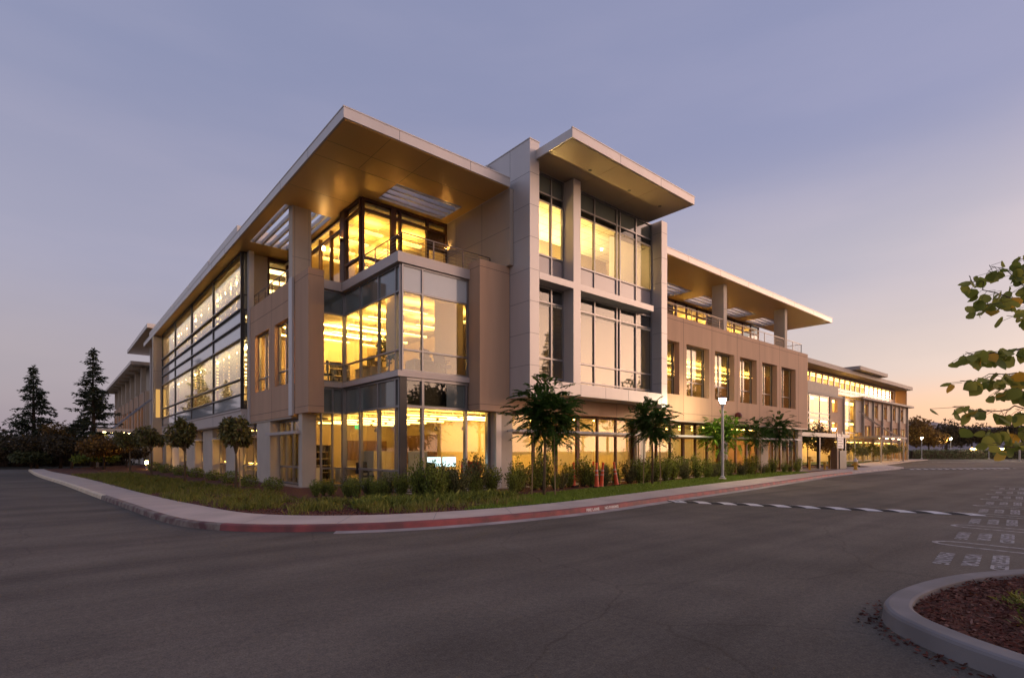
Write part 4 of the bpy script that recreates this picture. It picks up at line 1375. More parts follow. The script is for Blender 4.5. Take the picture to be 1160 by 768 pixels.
# ---- right wing
wl6 = [(25.2, 27.47), (28.23, 30.79), (31.47, 33.96), (34.73, 37.15), (37.98, 40.38), (41.12, 43.66)]
holes = [(a, b, 4.95, 7.98) for a, b in wl6]
wall('wall_panel', 'v', 24.37, 46.0, 3.5, 9.45, 17.2, 17.55, holes, ['brown', 'joint'], joints_a=(27.9, 31.1, 34.34, 37.58, 40.8, 44.2), joints_b=(3.9, 9.2))
MB().box(45.7, 46.0, 17.56, 20.2, 3.5, 9.45).build('wall_panel', 'brown', B)
for a, b in wl6:
    w = glazing('v', a, b, 4.95, 7.98, 17.66, va=((a + b) / 2,), hb=(5.86,), fw=0.06, fd=0.10, pane='coated')
    mb = MB(); mb.box(a - 0.001, a + 0.02, 17.56, 17.7, 4.95, 7.98); mb.box(b - 0.02, b + 0.001, 17.56, 17.7, 4.95, 7.98)
    mb.build('window_jamb', 'darkalu', w)
MB().box(24.37, 46.0, 17.2, 20.6, 3.42, 3.49).build('soffit', 'beige', B)
MB().box(24.37, 46.0, 17.56, 21.8, 9.16, 9.2).build('terrace_slab', 'paving', B)
for u in (33.28, 42.62):
    mb = MB(); mb.box(u, u + 0.42, 17.58, 18.4, 9.2, 12.63)
    mb.box(u + 0.004, u + 0.416, 17.577, 17.59, 11.0, 11.012, 1)
    mb.build('column', ['cream', 'greyjoint'], B)
railing([(24.6, 17.62), (45.8, 17.62), (45.8, 20.0)], 9.45, 10.3, step=1.6, cables=5)
w = glazing('v', 24.4, 47.4, 9.2, 12.62, 21.8, va=tuple(np.arange(25.6, 47, 1.45)), hb=(10.1, 11.9), fw=0.09, frame='bronze', name='terrace_window')
mb = MB()
for a in (27.2, 28.6, 33.0, 38.9, 40.5): mb.box(a, a + 1.2, 21.9, 21.93, 9.3, 12.3)
mb.build('wall_infill', 'intbrown', w)
mb = MB()
for a in (25.7, 30.4, 35.3, 43.2): mb.box(a, a + 1.3, 21.68, 21.74, 9.3, 10.1)
mb.build('wall_infill', 'white', w)
# ground floor of the right side
for u0, u1, c in ((14.23, 14.52, 'greymetal'), (14.53, 15.12, 'cream'), (24.0, 24.8, 'cream'), (33.1, 33.9, 'cream'), (38.6, 39.9, 'cream'), (45.2, 46.0, 'cream')):
    MB().box(u0, u1, 17.62, 18.0, 0.1, 3.41).build('column', c, B)
spans = [(15.13, 24.0), (24.8, 33.1), (33.9, 38.6), (39.9, 45.2)]
for a0, a1 in spans:
    n = max(2, round((a1 - a0) / 1.5))
    va = tuple(a0 + (a1 - a0) * k / n for k in range(1, n))
    w = glazing('v', a0, a1, 0.14, 3.41, 17.9, va=va, hb=(2.5,), fw=0.09, fd=0.14, name='ground_window', frame='bronze', heavy=(va[len(va) // 2],))
    if a0 < 33:
        for k in range(n):
            p0 = a0 + (a1 - a0) * k / n
            zb = random.choice((0.5, 0.9, 1.0, 1.0, 1.5))
            blind('v', p0 + 0.06, p0 + (a1 - a0) / n - 0.06, zb, 3.38, 18.12, w)
for a0, a1 in ((14.45, 23.1), (26.3, 33.0), (34.2, 43.5)):
    s_ = MB(); s_.box(a0, a1, 16.75, 17.12, 2.52, 2.62)
    s_ = s_.build('sunshade', 'white', B)
    m_ = MB()
    for u in np.linspace(a0 + 0.4, a1 - 0.1, 4): m_.box(u - 0.03, u + 0.03, 17.12, 17.84, 2.54, 2.60)
    m_.build('bracket', 'steel', s_)
MB().box(23.1, 23.2, 16.8, 16.9, 0.12, 2.62).build('sunshade_post', 'steel', B)
MB().lathe(34.2, 17.05, [(0.10, 3.82), (0.22, 3.9), (0.24, 4.05), (0.16, 4.2), (0.04, 4.25)], 14).build('alarm_bell', 'bell', B)
MB().box(34.17, 34.23, 17.05, 17.2, 3.98, 4.06).build('bell_bracket', 'bell', B)

# ---- things inside
mb = MB(); mb.box(12.6, 15.0, 28.9, 28.99, 1.2, 2.3); mb.build('wall_screen', 'intbrown', B)
mb = MB(); mb.box(15.82, 15.89, 24.8, 28.8, 1.0, 2.6); mb.build('wall_screen', 'intbrown', B)
MB().box(15.15, 15.3, 18.4, 19.3, 0.16, 3.4).build('interior_wall', 'intwall', B)


def desk(loc, rz, lab, first=[None]):
    if first[0] is None:
        r_ = thing('desk', (0, 0, 0), lab, 'desk', 'desks on the office floors')
        mb_ = MB(); mb_.box(-0.8, 0.8, -0.38, 0.38, 0.71, 0.745); bevel(mb_.build('desk_top', 'desk', r_), 0.008)
        for x in (-0.76, 0.76): MB().box(x - 0.025, x + 0.025, -0.34, 0.34, 0, 0.71).build('leg', 'white', r_)
        MB().box(-0.73, 0.73, 0.30, 0.32, 0.3, 0.7).build('modesty_panel', 'desk', r_)
        first[0] = r_
        return place(r_, True, loc, rz, lab)
    return place(first[0], False, loc, rz, lab)


def chair(loc, rz, lab, first=[None]):
    if first[0] is None:
        r_ = thing('office_chair', (0, 0, 0), lab, 'chair', 'office chairs behind the glass')
        bevel(MB().box(-0.24, 0.24, -0.23, 0.23, 0.43, 0.51).build('seat', 'chairf', r_), 0.03)
        m_ = MB(); m_.beam((0, 0.25, 0.6), (0, 0.30, 1.08), 0.46, 0.05); bevel(m_.build('backrest', 'chairf', r_), 0.02)
        m_ = MB(); m_.tube([(0, 0, 0.09), (0, 0, 0.43)], 0.03); m_.beam((0, 0.2, 0.47), (0, 0.27, 0.66), 0.07, 0.03); m_.build('stem', 'black', r_)
        m_ = MB()
        for k in range(5):
            a = 2 * math.pi * k / 5; m_.beam((0, 0, 0.09), (0.3 * math.cos(a), 0.3 * math.sin(a), 0.05), 0.05, 0.04)
        m_.build('foot_star', 'black', r_)
        for x in (-0.27, 0.27):
            m_ = MB(); m_.box(x - 0.03, x + 0.03, -0.15, 0.15, 0.66, 0.69); m_.box(x - 0.015, x + 0.015, -0.02, 0.02, 0.47, 0.66); m_.build('armrest', 'black', r_)
        first[0] = r_
        return place(r_, True, loc, rz, lab)
    return place(first[0], False, loc, rz, lab)


def monitor(loc, rz, lab, lit, first={}):
    if lit not in first:
        r_ = thing('monitor', (0, 0, 0), lab, 'monitor', 'monitors on the office desks')
        MB().box(-0.36, 0.36, -0.015, 0.02, 0.12, 0.56).build('housing', 'black', r_)
        MB().box(-0.345, 0.345, -0.019, -0.016, 0.135, 0.545).build('screen', 'screen' if lit else 'black', r_)
        m_ = MB(); m_.box(-0.03, 0.03, 0.021, 0.04, 0.02, 0.3); m_.box(-0.12, 0.12, -0.08, 0.1, 0, 0.02); m_.build('stand', 'steel', r_)
        first[lit] = r_
        return place(r_, True, loc, rz, lab)
    return place(first[lit], False, loc, rz, lab)


desk((12.6, 19.6, 0.16), 0, 'pale desk under the two bright monitors behind the ground floor corner glass')
desk((11.0, 20.6, 0.16), R(90), 'pale desk in the ground floor corner, on the left of the bright monitors')
desk((13.6, 22.0, 0.16), 0, 'pale desk deep in the ground floor room, behind the red cabinet')
desk((11.9, 19.4, 4.70), 0, 'pale desk beside the dark chair behind the upper corner glass')
monitor((12.33, 19.5, 0.905), 0, 'left of the two bright monitors behind the ground floor corner glass', True)
monitor((13.1, 19.5, 0.905), 0, 'right of the two bright monitors, next to the red cabinet', True)
monitor((11.05, 20.4, 0.905), R(70), 'dark monitor on the ground floor desk left of the bright monitors', False)
monitor((11.9, 19.55, 5.445), R(25), 'dark monitor on the desk behind the upper corner glass', False)
chair((11.6, 19.0, 0.16), R(200), 'dark office chair at the left end of the ground floor desk with bright monitors')
chair((13.2, 20.6, 0.16), R(10), 'dark office chair behind the bright monitors on the ground floor')
chair((12.3, 18.55, 4.70), R(60), 'dark office chair close to the right-hand upper corner glass')
chair((9.5, 23.9, 4.70), R(150), 'dark office chair in the notch left of the upper corner glass')
bk = None
for i, (u, v, z, rz, lab) in enumerate(((10.9, 28.7, 0.16, 0, 'tall pale bookcase against the back wall of the ground floor corner room'), (13.9, 28.7, 4.70, 0, 'tall pale bookcase against the back wall of the upper corner room'), (12.0, 28.7, 4.70, 0, 'tall pale bookcase left of the other one in the upper corner room'))):
    if bk is None:
        bk = thing('bookcase', (0, 0, 0), lab, 'bookcase', 'bookcases in the corner rooms')
        for x in (-0.6, 0.58): MB().box(x, x + 0.02, -0.17, 0.17, 0, 1.9).build('side_panel', 'desk', bk)
        for k in range(6): MB().box(-0.58, 0.58, -0.16, 0.16, 0.02 + 0.37 * k, 0.045 + 0.37 * k).build('shelf', 'desk', bk)
        MB().box(-0.58, 0.58, 0.155, 0.168, 0, 1.9).build('back_panel', 'intbrown', bk)
        m_ = MB()
        for k in range(5):
            x = -0.55
            while x < 0.45:
                w_ = random.uniform(0.03, 0.07); m_.box(x, x + w_, -0.1, 0.12, 0.048 + 0.37 * k, 0.048 + 0.37 * k + random.uniform(0.2, 0.3)); x += w_ + random.choice((0.004, 0.004, 0.12))
        m_.build('books', 'chairf', bk)
    place(bk, i == 0, (u, v, z), rz, lab)
for i, (u, v, z, rz, lab) in enumerate(((12.9, 20.9, 4.70, 0.3, 'pale desk in the middle of the upper corner room'), (10.9, 22.6, 4.70, 1.57, 'pale desk behind the left-hand upper corner glass'), (11.6, 26.0, 0.16, 0, 'pale desk near the back wall of the ground floor room'), (9.6, 26.5, 0.16, 1.57, 'pale desk in the ground floor bay left of the corner'))):
    desk((u, v, z), rz, lab)
for (u, v, z, rz, lab) in ((12.7, 21.7, 4.70, 0.5, 'dark office chair at the middle desk of the upper corner room'), (11.5, 22.5, 4.70, 1.9, 'dark office chair beside the potted plant upstairs'), (11.7, 25.2, 0.16, 3.0, 'dark office chair near the back of the ground floor room'), (10.3, 21.5, 0.16, 1.2, 'dark office chair beside the left-hand ground floor corner glass')):
    chair((u, v, z), rz, lab)
monitor((12.9, 21.0, 5.445), 0.4, 'dark monitor on the middle desk of the upper corner room', False)
monitor((10.95, 22.6, 5.445), 1.57, 'dark monitor close to the left-hand upper corner glass', False)
cb = thing('cabinet', (14.0, 19.1, 0.16), 'red cabinet to the right of the bright monitors on the ground floor', 'cabinet')
MB().box(13.6, 14.4, 18.9, 19.3, 0.16, 1.25).build('body', 'redbox', cb)
MB().box(13.99, 14.01, 18.895, 18.899, 0.2, 1.2).build('door_gap', 'black', cb)
for i, (u, v, l, rz) in enumerate(((11.25, 19.0, 'pale fabric screen panel just inside the ground floor corner post', 0.2), (12.0, 23.6, 'pale fabric screen panel deep in the ground floor room', 0.0), (10.7, 22.3, 'pale fabric screen panel behind the left ground floor corner glass', 1.57))):
    s_ = thing('screen_panel', (0, 0, 0), l, 'screen', 'screen panels on the ground floor')
    bevel(MB().box(-0.5, 0.5, -0.025, 0.025, 0.12, 1.55).build('panel', 'panel', s_), 0.01)
    for x in (-0.4, 0.4): MB().box(x - 0.03, x + 0.03, -0.18, 0.18, 0, 0.12).build('foot', 'steel', s_)
    s_.location = (u, v, 0.16); s_.rotation_euler = (0, 0, rz)
# pendants hanging in the ground floor room
pend = [(10.9, 20.2), (11.7, 21.4), (12.6, 22.4), (13.4, 21.0), (13.9, 23.2), (12.2, 24.6), (14.3, 20.1)]
proto = None
for i, (u, v) in enumerate(pend):
    if proto is None:
        proto = thing('pendant_lamp', (0, 0, 0), '', 'lamp', 'small pendant lamps in the ground floor room')
        MB().lathe(0, 0, [(0.008, 0.2), (0.008, 0.75)], 6).build('cord', 'black', proto)
        MB().lathe(0, 0, [(0.10, 0.0), (0.09, 0.1), (0.03, 0.2)], 14).build('lamp_shade', 'darkalu', proto)
        MB().lathe(0, 0, [(0.05, 0.01), (0.05, 0.04)], 10).build('bulb', 'tube', proto)
    place(proto, i == 0, (u, v, 2.66), 0, 'small dark pendant lamp hanging from the ground floor ceiling behind the corner glass')
# office plant behind the left upper glass
pl = thing('office_plant', (11.0, 21.0, 4.70), 'leafy green potted plant behind the left-hand upper corner glass', 'plant')
MB().lathe(11.0, 21.0, [(0.16, 4.70), (0.22, 5.1), (0.23, 5.12)], 16).build('pot', 'white', pl)
MB().tube([(11.0, 21.0, 5.1), (11.03, 20.98, 5.6), (10.98, 21.02, 6.1)], [0.03, 0.025, 0.012]).build('stem', 'bark', pl)
np_mesh('foliage', leaf_faces(ball_points((11.0, 21.0, 6.1), (0.55, 0.55, 0.65), 320, 0.2), 0.22, 0.09), 4, 'greenleaf', pl)
# exit sign
ex_ = thing('exit_sign', (11.0, 24.0, 2.75), 'small green lit exit sign hanging inside behind the corner glass', 'sign')
MB().box(10.8, 11.2, 23.98, 24.02, 2.75, 2.95).build('housing', 'white', ex_)
MB().box(10.81, 11.19, 23.972, 23.978, 2.76, 2.94).build('sign_face', 'exit', ex_)
mb = MB(); lettering(mb, 'EXIT', (10.87, 23.969, 2.79), (1, 0, 0), (0, 0, 1), 0.26, 0.12); mb.build('lettering', 'white', ex_, fix=False)
MB().box(10.99, 11.01, 23.99, 24.01, 2.95, 3.41).build('hanger', 'white', ex_)
#FAR#
# ================================================================ FAR LEFT WING
W = thing('office_building', (10, 95, 0), 'far left office wing with the lit entrance canopy, beyond the curtain wall', 'building')
mb = MB(); mb.box(7.0, 16, 62.96, 81.5, 13.8, 14.2); mb.build('entrance_roof', 'fascia', W)
MB().box(7.08, 15.9, 63.05, 81.4, 13.77, 13.797).build('soffit', 'soffit', W)
mb = MB(); mb.box(9.4, 15.8, 68.05, 80.2, 0.0, 13.76); mb.build('entrance_wall', 'greymetal', W)
MB().box(8.3, 8.7, 72, 72.4, 0, 13.76).build('column', 'greymetal', W)
glazing('u', 63.1, 68.0, 3.9, 12.4, 9.5, va=(64.5, 66.2), hb=(6, 8, 10), frame='bronze', parent=W, pane='coated')
mb = MB(); mb.box(7.4, 18, 82, 128, 12.64, 13.02); wroof = mb.build('roof', 'fascia', W)
for k in range(9): MB().box(7.8, 8.9, 84.2 + 4.8 * k, 84.5 + 4.8 * k, 12.45, 12.63).build('rafter', 'cream', wroof)
MB().box(9.6, 18, 82.6, 127.4, 9.4, 12.6).build('upper_wall', 'beige', W)
holes = []
for k in range(6):
    v = 84.5 + 7.2 * k
    holes += [(v, v + 2.4, 4.9, 7.8), (v + 3.4, v + 5.6, 4.9, 7.8)]
wall('wall_panel', 'u', 82.6, 127.4, 3.3, 9.4, 9.0, 9.4, holes, ['brown', 'joint'], parent=W)
for h in holes: glazing('u', h[0], h[1], h[2], h[3], 9.3, fw=0.1, parent=W, pane='glass')
MB().box(10.6, 10.8, 82.7, 127.3, 3.35, 9.38).build('inner_wall', 'intwall', W)
MB().box(9.41, 10.59, 82.7, 127.3, 3.2, 3.34).build('floor_slab', 'carpet', W)
MB().box(9.41, 10.59, 82.7, 127.3, 9.3, 9.39).build('ceiling', 'ceiling', W)
MB().box(9.9, 10.1, 83, 127, 9.2, 9.28).build('ceiling_light', 'tubedim', W)
for k in range(7): MB().box(8.7, 9.25, 84 + 6.4 * k, 84.7 + 6.4 * k, 9.41, 12.6).build('column', 'cream', W)
MB().box(9.01, 17.9, 82.3, 82.59, 0.0, 9.4).build('end_wall', 'beige', W)
for k in range(8): MB().box(8.88, 8.995, 83 + 6.2 * k, 83.25 + 6.2 * k, 0, 9.4).build('pilaster', 'beige', W)
for k in range(8): MB().box(8.9, 9.5, 83.5 + 6.2 * k, 86.6 + 6.2 * k, 0, 3.29).build('pier', 'cream', W)
MB().box(9.7, 9.9, 82.7, 127, 0.1, 3.28).build('ground_glazing', 'spandrel', W)
pc = MB(); pc.box(3.3, 8.3, 66.3, 72.0, 3.62, 3.95); pc = pc.build('entrance_canopy', 'fascia', W)
for (u, v) in ((3.9, 67.0), (5.4, 67.2), (6.9, 67.0), (4.6, 69.5), (6.2, 69.5)):
    MB().lathe(u, v, [(0.13, 3.585), (0.13, 3.615)], 12).build('canopy_light', 'spot', pc)
for v in (66.8, 71.2):
    m_ = MB(); m_.tube([(4.6, v, 3.95), (9.45, v + 1.5, 8.6)], 0.06); m_.build('hanger_rod', 'steel', pc)
for u in (3.6, 8.0): MB().lathe(u, 71.6, [(0.12, 0.0), (0.12, 3.61)], 10).build('canopy_post', 'steel', pc)
lb = thing('bollard_light', (6.3, 57.0, 0.12), 'small glowing garden light low by the left piers, beside the tree trunks', 'light')
MB().lathe(6.3, 57, [(0.09, 0.12), (0.09, 0.55)], 10).build('post', 'steel', lb)
MB().lathe(6.3, 57, [(0.11, 0.55), (0.11, 0.85)], 10).build('lens', 'tube', lb)
MB().lathe(6.3, 57, [(0.13, 0.85), (0.10, 0.93)], 10).build('cap', 'steel', lb)

# ================================================================ FAR RIGHT BUILDING
Q = thing('office_building', (92, 32, 0), 'second office building far down the right-hand street, warm windows in rows', 'building')
mb = MB(); mb.box(64, 117.6, 26.3, 44, 12.62, 13.2); mb.build('roof', 'farband', Q)
mb = MB(); mb.box(86.5, 99.3, 25.4, 40, 13.25, 13.75); mb.build('entrance_roof', 'farband', Q)
MB().box(86.7, 99.1, 26.0, 40, 13.205, 13.245).build('roof_neck', 'darkalu', Q)
w = glazing('v', 66, 114.5, 9.9, 12.6, 28.2, va=tuple(np.arange(67.2, 114, 2.2)), hb=(10.6,), fw=0.42, frame='bronze', parent=Q, pane='farglass', name='window_strip')
MB().box(66, 114.4, 30.5, 30.7, 9.6, 12.6).build('inner_wall', 'intwall', Q)
MB().box(66, 114.4, 28.4, 30.4, 12.5, 12.58).build('ceiling', 'ceiling', Q)
for v in (29.0, 29.8): MB().box(66.2, 114.2, v, v + 0.3, 12.38, 12.45).build('ceiling_light', 'tubedim', Q)
MB().box(90.5, 118.2, 26.2, 28.4, 9.45, 9.75).build('terrace_slab', 'farband', Q)
MB().box(66, 84, 26.7, 28.4, 9.0, 9.3).build('terrace_slab', 'farband', Q)
MB().box(66, 82.5, 26.9, 27.2, 9.32, 10.6).build('parapet', 'farbeige', Q)
# left glazed part
for a0, a1 in ((66.0, 72.3), (72.3, 79.2)):
    w = glazing('v', a0, a1, 3.4, 9.0, 26.9, va=((a0 + a1) / 2,), hb=(5.2, 5.9, 6.6), fw=0.14, parent=Q, pane='glass', name='curtain_wall', frame='darkalu')
    blind('v', a0 + 0.3, a0 + 2.4, 3.5, 8.8, 27.6, w, 'slat'); blind('v', a0 + 3.4, a0 + 5.6, 3.5, 8.8, 27.6, w, 'slat')
wall('wall_panel', 'v', 79.2, 84.0, 3.4, 9.0, 26.8, 27.2, [(79.9, 81.9, 7.0, 8.7), (79.9, 81.9, 4.0, 5.6)], ['farbrown', 'joint'], parent=Q)
# entrance glass
w = glazing('v', 84.3, 92.3, 0.2, 9.3, 27.4, va=(86.2, 88.4, 90.5), hb=(3.3, 4.4, 5.4, 6.2), fw=0.16, parent=Q, pane='glass', name='entrance_window')
MB().box(84.0, 84.3, 26.6, 27.4, 0, 9.4).build('pilaster', 'farband', Q)
MB().box(89.8, 92.5, 27.0, 27.3, 4.5, 9.3).build('wall_panel', 'farband', Q)
pv = [92.7, 97.4, 102.1, 106.9, 111.5, 116.4]
holes = []
for a, b in zip(pv[:-1], pv[1:]):
    holes += [(a + 0.7, a + 2.6, 6.9, 8.9), (a + 0.5, a + 2.0, 3.9, 5.6), (a + 2.4, a + 4.0, 3.9, 5.6)]
wall('wall_panel', 'v', 92.6, 116.6, 3.3, 9.44, 27.0, 27.4, holes, ['farbrown', 'joint'], parent=Q, joints_b=(6.0,))
for h in holes: glazing('v', h[0], h[1], h[2], h[3], 27.3, va=((h[0] + h[1]) / 2,), fw=0.12, parent=Q, pane='glass')
for k, a in enumerate(pv):
    MB().box(a - 0.13, a + 0.13, 26.7, 26.99, 0.1, 9.44).build('pilaster', 'farband', Q)
    if k < 5: MB().box(a + 2.7, a + 4.5, 26.9, 26.995, 6.6, 9.3).build('wall_infill', 'farbeige', Q)
MB().box(66, 116.5, 27.5, 43.8, 3.2, 3.3).build('floor_slab', 'carpet', Q)
MB().box(66, 116.5, 27.5, 43.8, 6.0, 6.3).build('floor_slab', 'carpet', Q)
MB().box(66, 116.5, 28.5, 43.8, 9.1, 9.4).build('floor_slab', 'carpet', Q)
MB().box(66, 116.5, 30.0, 30.2, 0.1, 9.0).build('inner_wall', 'intwall', Q)
MB().box(65.7, 66.0, 27, 44, 0, 12.6).build('end_wall', 'brown', Q)
MB().box(116.6, 116.9, 27.0, 44, 0, 12.6).build('end_wall', 'brown', Q)
for z in (3.15, 5.95, 9.05):
    MB().box(66.3, 116.3, 28.2, 28.5, z - 0.12, z - 0.03).build('ceiling_light', 'tubedim', Q)
    MB().box(66.3, 116.3, 29.2, 29.5, z - 0.12, z - 0.03).build('ceiling_light', 'tubedim', Q)
glazing('v', 92.8, 116.4, 0.2, 3.2, 27.6, va=tuple(np.arange(95, 116, 2.4)), fw=0.14, parent=Q, pane='glass', name='ground_window')
pc = MB(); pc.box(88, 100.5, 23.2, 26.6, 3.55, 3.85); pc = pc.build('entrance_canopy', 'farband', Q)
for u in (89.5, 92.5, 95.5, 98.5): MB().lathe(u, 23.8, [(0.16, 3.515), (0.16, 3.545)], 10).build('canopy_light', 'spot', pc)
m_ = MB(); m_.tube([(98.5, 24.0, 3.85), (90.6, 26.8, 7.6)], 0.07); m_.build('hanger_rod', 'farband', pc)
m_ = MB(); m_.tube([(100, 24.0, 3.85), (92.4, 26.6, 6.8)], 0.07); m_.build('hanger_rod', 'farband', pc)
for u in (88.6, 99.8): MB().lathe(u, 23.5, [(0.12, 0.0), (0.12, 3.54)], 10).build('canopy_post', 'steel', pc)

# dark low entrance pergola between the two buildings
pgl = thing('pergola', (52, 20, 0), 'dark flat pergola between the main building and the one behind, over yellow lit seating', 'pergola')
mb = MB(); mb.box(46.6, 60, 18.6, 24, 3.0, 3.35); mb.build('pergola_roof', 'darkalu', pgl)
for u, v in ((47, 18.9), (59.6, 18.9), (47, 23.6), (59.6, 23.6), (53, 18.9)): MB().box(u - 0.12, u + 0.12, v - 0.12, v + 0.12, 0.1, 2.99).build('post', 'darkalu', pgl)
MB().box(47.2, 59.4, 23.3, 23.5, 0.1, 2.98).build('back_wall', 'intwall', pgl)
for u in (49, 52, 55, 58): MB().box(u, u + 0.6, 21, 21.3, 2.93, 2.995).build('ceiling_light', 'tubedim', pgl)


# ================================================================ TREES AND SHRUBS
def limb_tree(root, trunk, H, crown_c, crown_r, lumps, leaves, mat, lsize, bark='palebark', r0=0.05, shell=0.5, wid=0.5, limbs=7):
    """trunk, limbs reaching into a lumpy crown of separate leaves"""
    m_ = MB(); m_.tube(trunk, list(np.linspace(r0, r0 * 0.55, len(trunk))), 9)
    top = Vector(trunk[-1])
    cs = []
    for k in range(lumps):
        d = unit(rng.normal(size=3)); d[2] = abs(d[2]) * 0.9 - 0.25
        cs.append(np.array(crown_c) + d * np.array(crown_r) * rng.uniform(0.35, 0.92))
    for c in cs[:limbs]:
        c = Vector(c); mid = top.lerp(c, 0.5) + Vector((rng.normal() * 0.06, rng.normal() * 0.06, 0.05)) * H * 0.1
        m_.tube([top - Vector((0, 0, 0.05 * H * 0.3)), mid, c], [r0 * 0.5, r0 * 0.32, r0 * 0.12], 6)
    t_ = m_.build('trunk', bark, root, smooth=True)
    P = []
    for c in cs:
        r_ = np.array(crown_r) * rng.uniform(0.26, 0.52)
        P.append(ball_points(c, r_, leaves // lumps, shell))
    P = np.concatenate(P)
    keepm = np.ones(len(P), bool)
    F_ = leaf_faces(P[keepm], lsize * (0.7 + 0.6 * rng.random(len(P))), lsize * wid, None, 0.35)
    np_mesh('crown', F_, 4, mat, root)
    return root


def stakes(root, x, y, z0, pos, h, group_name='stake'):
    for dx, dy in pos:
        m_ = MB(); m_.tube([(x + dx, y + dy, z0), (x + dx * 0.9, y + dy * 0.9, z0 + h)], 0.022, 7); m_.build('stake', 'stake', root)


def frond_tree(loc, H, r, lab, mat='frond', nfr=60, stake_pos=((-0.35, 0.25), (0.3, -0.25)), flen=0.75, crown_lo=0.42, offs=(0, 0)):
    root = thing('street_tree', loc, lab, 'tree', 'young feathery trees along the right-hand lawn')
    x, y, z = loc
    top = Vector((x + offs[0] * 0.6, y + offs[1] * 0.6, z + H * 0.72))
    m_ = MB(); m_.tube([(x, y, z - 0.05), (x + 0.03, y, z + H * 0.3), (x + offs[0] * 0.3, y + offs[1] * 0.3, z + H * 0.5), top], [0.055, 0.045, 0.035, 0.02], 9)
    L = []
    cen_ = np.array((x + offs[0], y + offs[1], z + H * (crown_lo + 1) / 2))
    rad = np.array((r, r, H * (1 - crown_lo) / 2))
    nb = 11
    tips = []
    for k in range(nb):
        d = unit(rng.normal(size=3)); d[2] = d[2] * 0.8 + 0.1
        tips.append(cen_ + d * rad * rng.uniform(0.35, 0.72))
    base = [Vector((x, y, z + H * 0.45)), Vector((x + offs[0] * 0.3, y + offs[1] * 0.3, z + H * 0.5)), top]
    for k, tp in enumerate(tips):
        b0 = base[k % 3]; tpv = Vector(tp)
        m_.tube([b0, b0.lerp(tpv, 0.5) + Vector((0, 0, 0.08)), tpv], [0.018, 0.013, 0.006], 5)
    m_.build('trunk', 'palebark', root, smooth=True)
    quads = []
    for k in range(nfr):
        dd = unit(rng.normal(size=3))
        tp = cen_ + dd * rad * (0.15 + 0.6 * rng.random()) * (1 + 0.25 * math.sin(3 * math.atan2(dd[1], dd[0]) + 2 * dd[2] + x))
        d = unit(dd * np.array((1, 1, 0.4)) + rng.normal(size=3) * np.array((0.55, 0.55, 0.35)) + np.array((0, 0, 0.12)))
        ln = flen * rng.uniform(0.55, 1.0)
        side = unit(np.cross(d, (0, 0, 1.0)))
        ns = 11
        for s in range(1, ns + 1):
            t = s / ns
            p = tp + d * ln * t + np.array((0, 0, -0.32 * ln * t * t))
            for sg in (-1, 1):
                w = 0.27 * ln * (1 - 0.55 * abs(t - 0.45) * 1.6)
                ld = unit(side * sg + d * 0.45 + np.array((0, 0, -0.22 - 0.25 * rng.random())) + rng.normal(size=3) * 0.18)
                up = unit(np.cross(ld, d)); sd_ = unit(np.cross(up, ld)) * w * 0.40
                quads.append([p, p + ld * w * 0.5 + sd_, p + ld * w, p + ld * w * 0.5 - sd_])
    np_mesh('crown', np.array(quads), 4, mat, root)
    stakes(root, x, y, z - 0.05, stake_pos, H * 0.5)
    return root


frond_tree((13.0, 13.45, 0.14), 4.35, 1.4, 'tallest staked feathery tree, nearest the corner in front of the bay', nfr=549, flen=0.61, crown_lo=0.33, offs=(0.22, 0.0))
frond_tree((21.2, 14.7, 0.14), 4.25, 1.45, 'staked feathery tree between the bay and the lit street lamp', nfr=475, flen=0.58, crown_lo=0.36)
frond_tree((30.9, 16.6, 0.14), 4.1, 1.8, 'bright green feathery tree with lamplight in its leaf colour, beside the street lamp', mat='frondlit', nfr=475, flen=0.63, crown_lo=0.33)
frond_tree((35.2, 16.4, 0.14), 4.2, 1.5, 'slender dark feathery tree between the bright green one and the last', nfr=200, flen=0.62, crown_lo=0.36)
frond_tree((39.6, 17.0, 0.14), 4.6, 1.8, 'last dark feathery tree on the lawn, near the end of the taupe wing', nfr=440, flen=0.63, crown_lo=0.34)
r_ = thing('street_tree', (45.5, 18.6, 0.13), 'small tree with bare twigs above its dark crown by the taupe wing end', 'tree')
limb_tree(r_, [(45.5, 18.6, 0.1), (45.5, 18.6, 1.4), (45.55, 18.6, 2.2)], 4.5, (45.5, 18.6, 2.4), (0.9, 0.9, 1.2), 7, 1500, 'darkleaf', 0.16)
m_ = MB()
for k in range(9):
    a = rng.uniform(-0.5, 0.5); m_.tube([(45.5 + a * 0.4, 18.6, 3.0), (45.5 + a * 1.4, 18.6 + rng.normal() * 0.3, rng.uniform(3.9, 4.6))], [0.014, 0.006], 5)
m_.build('bare_twigs', 'bark', r_)
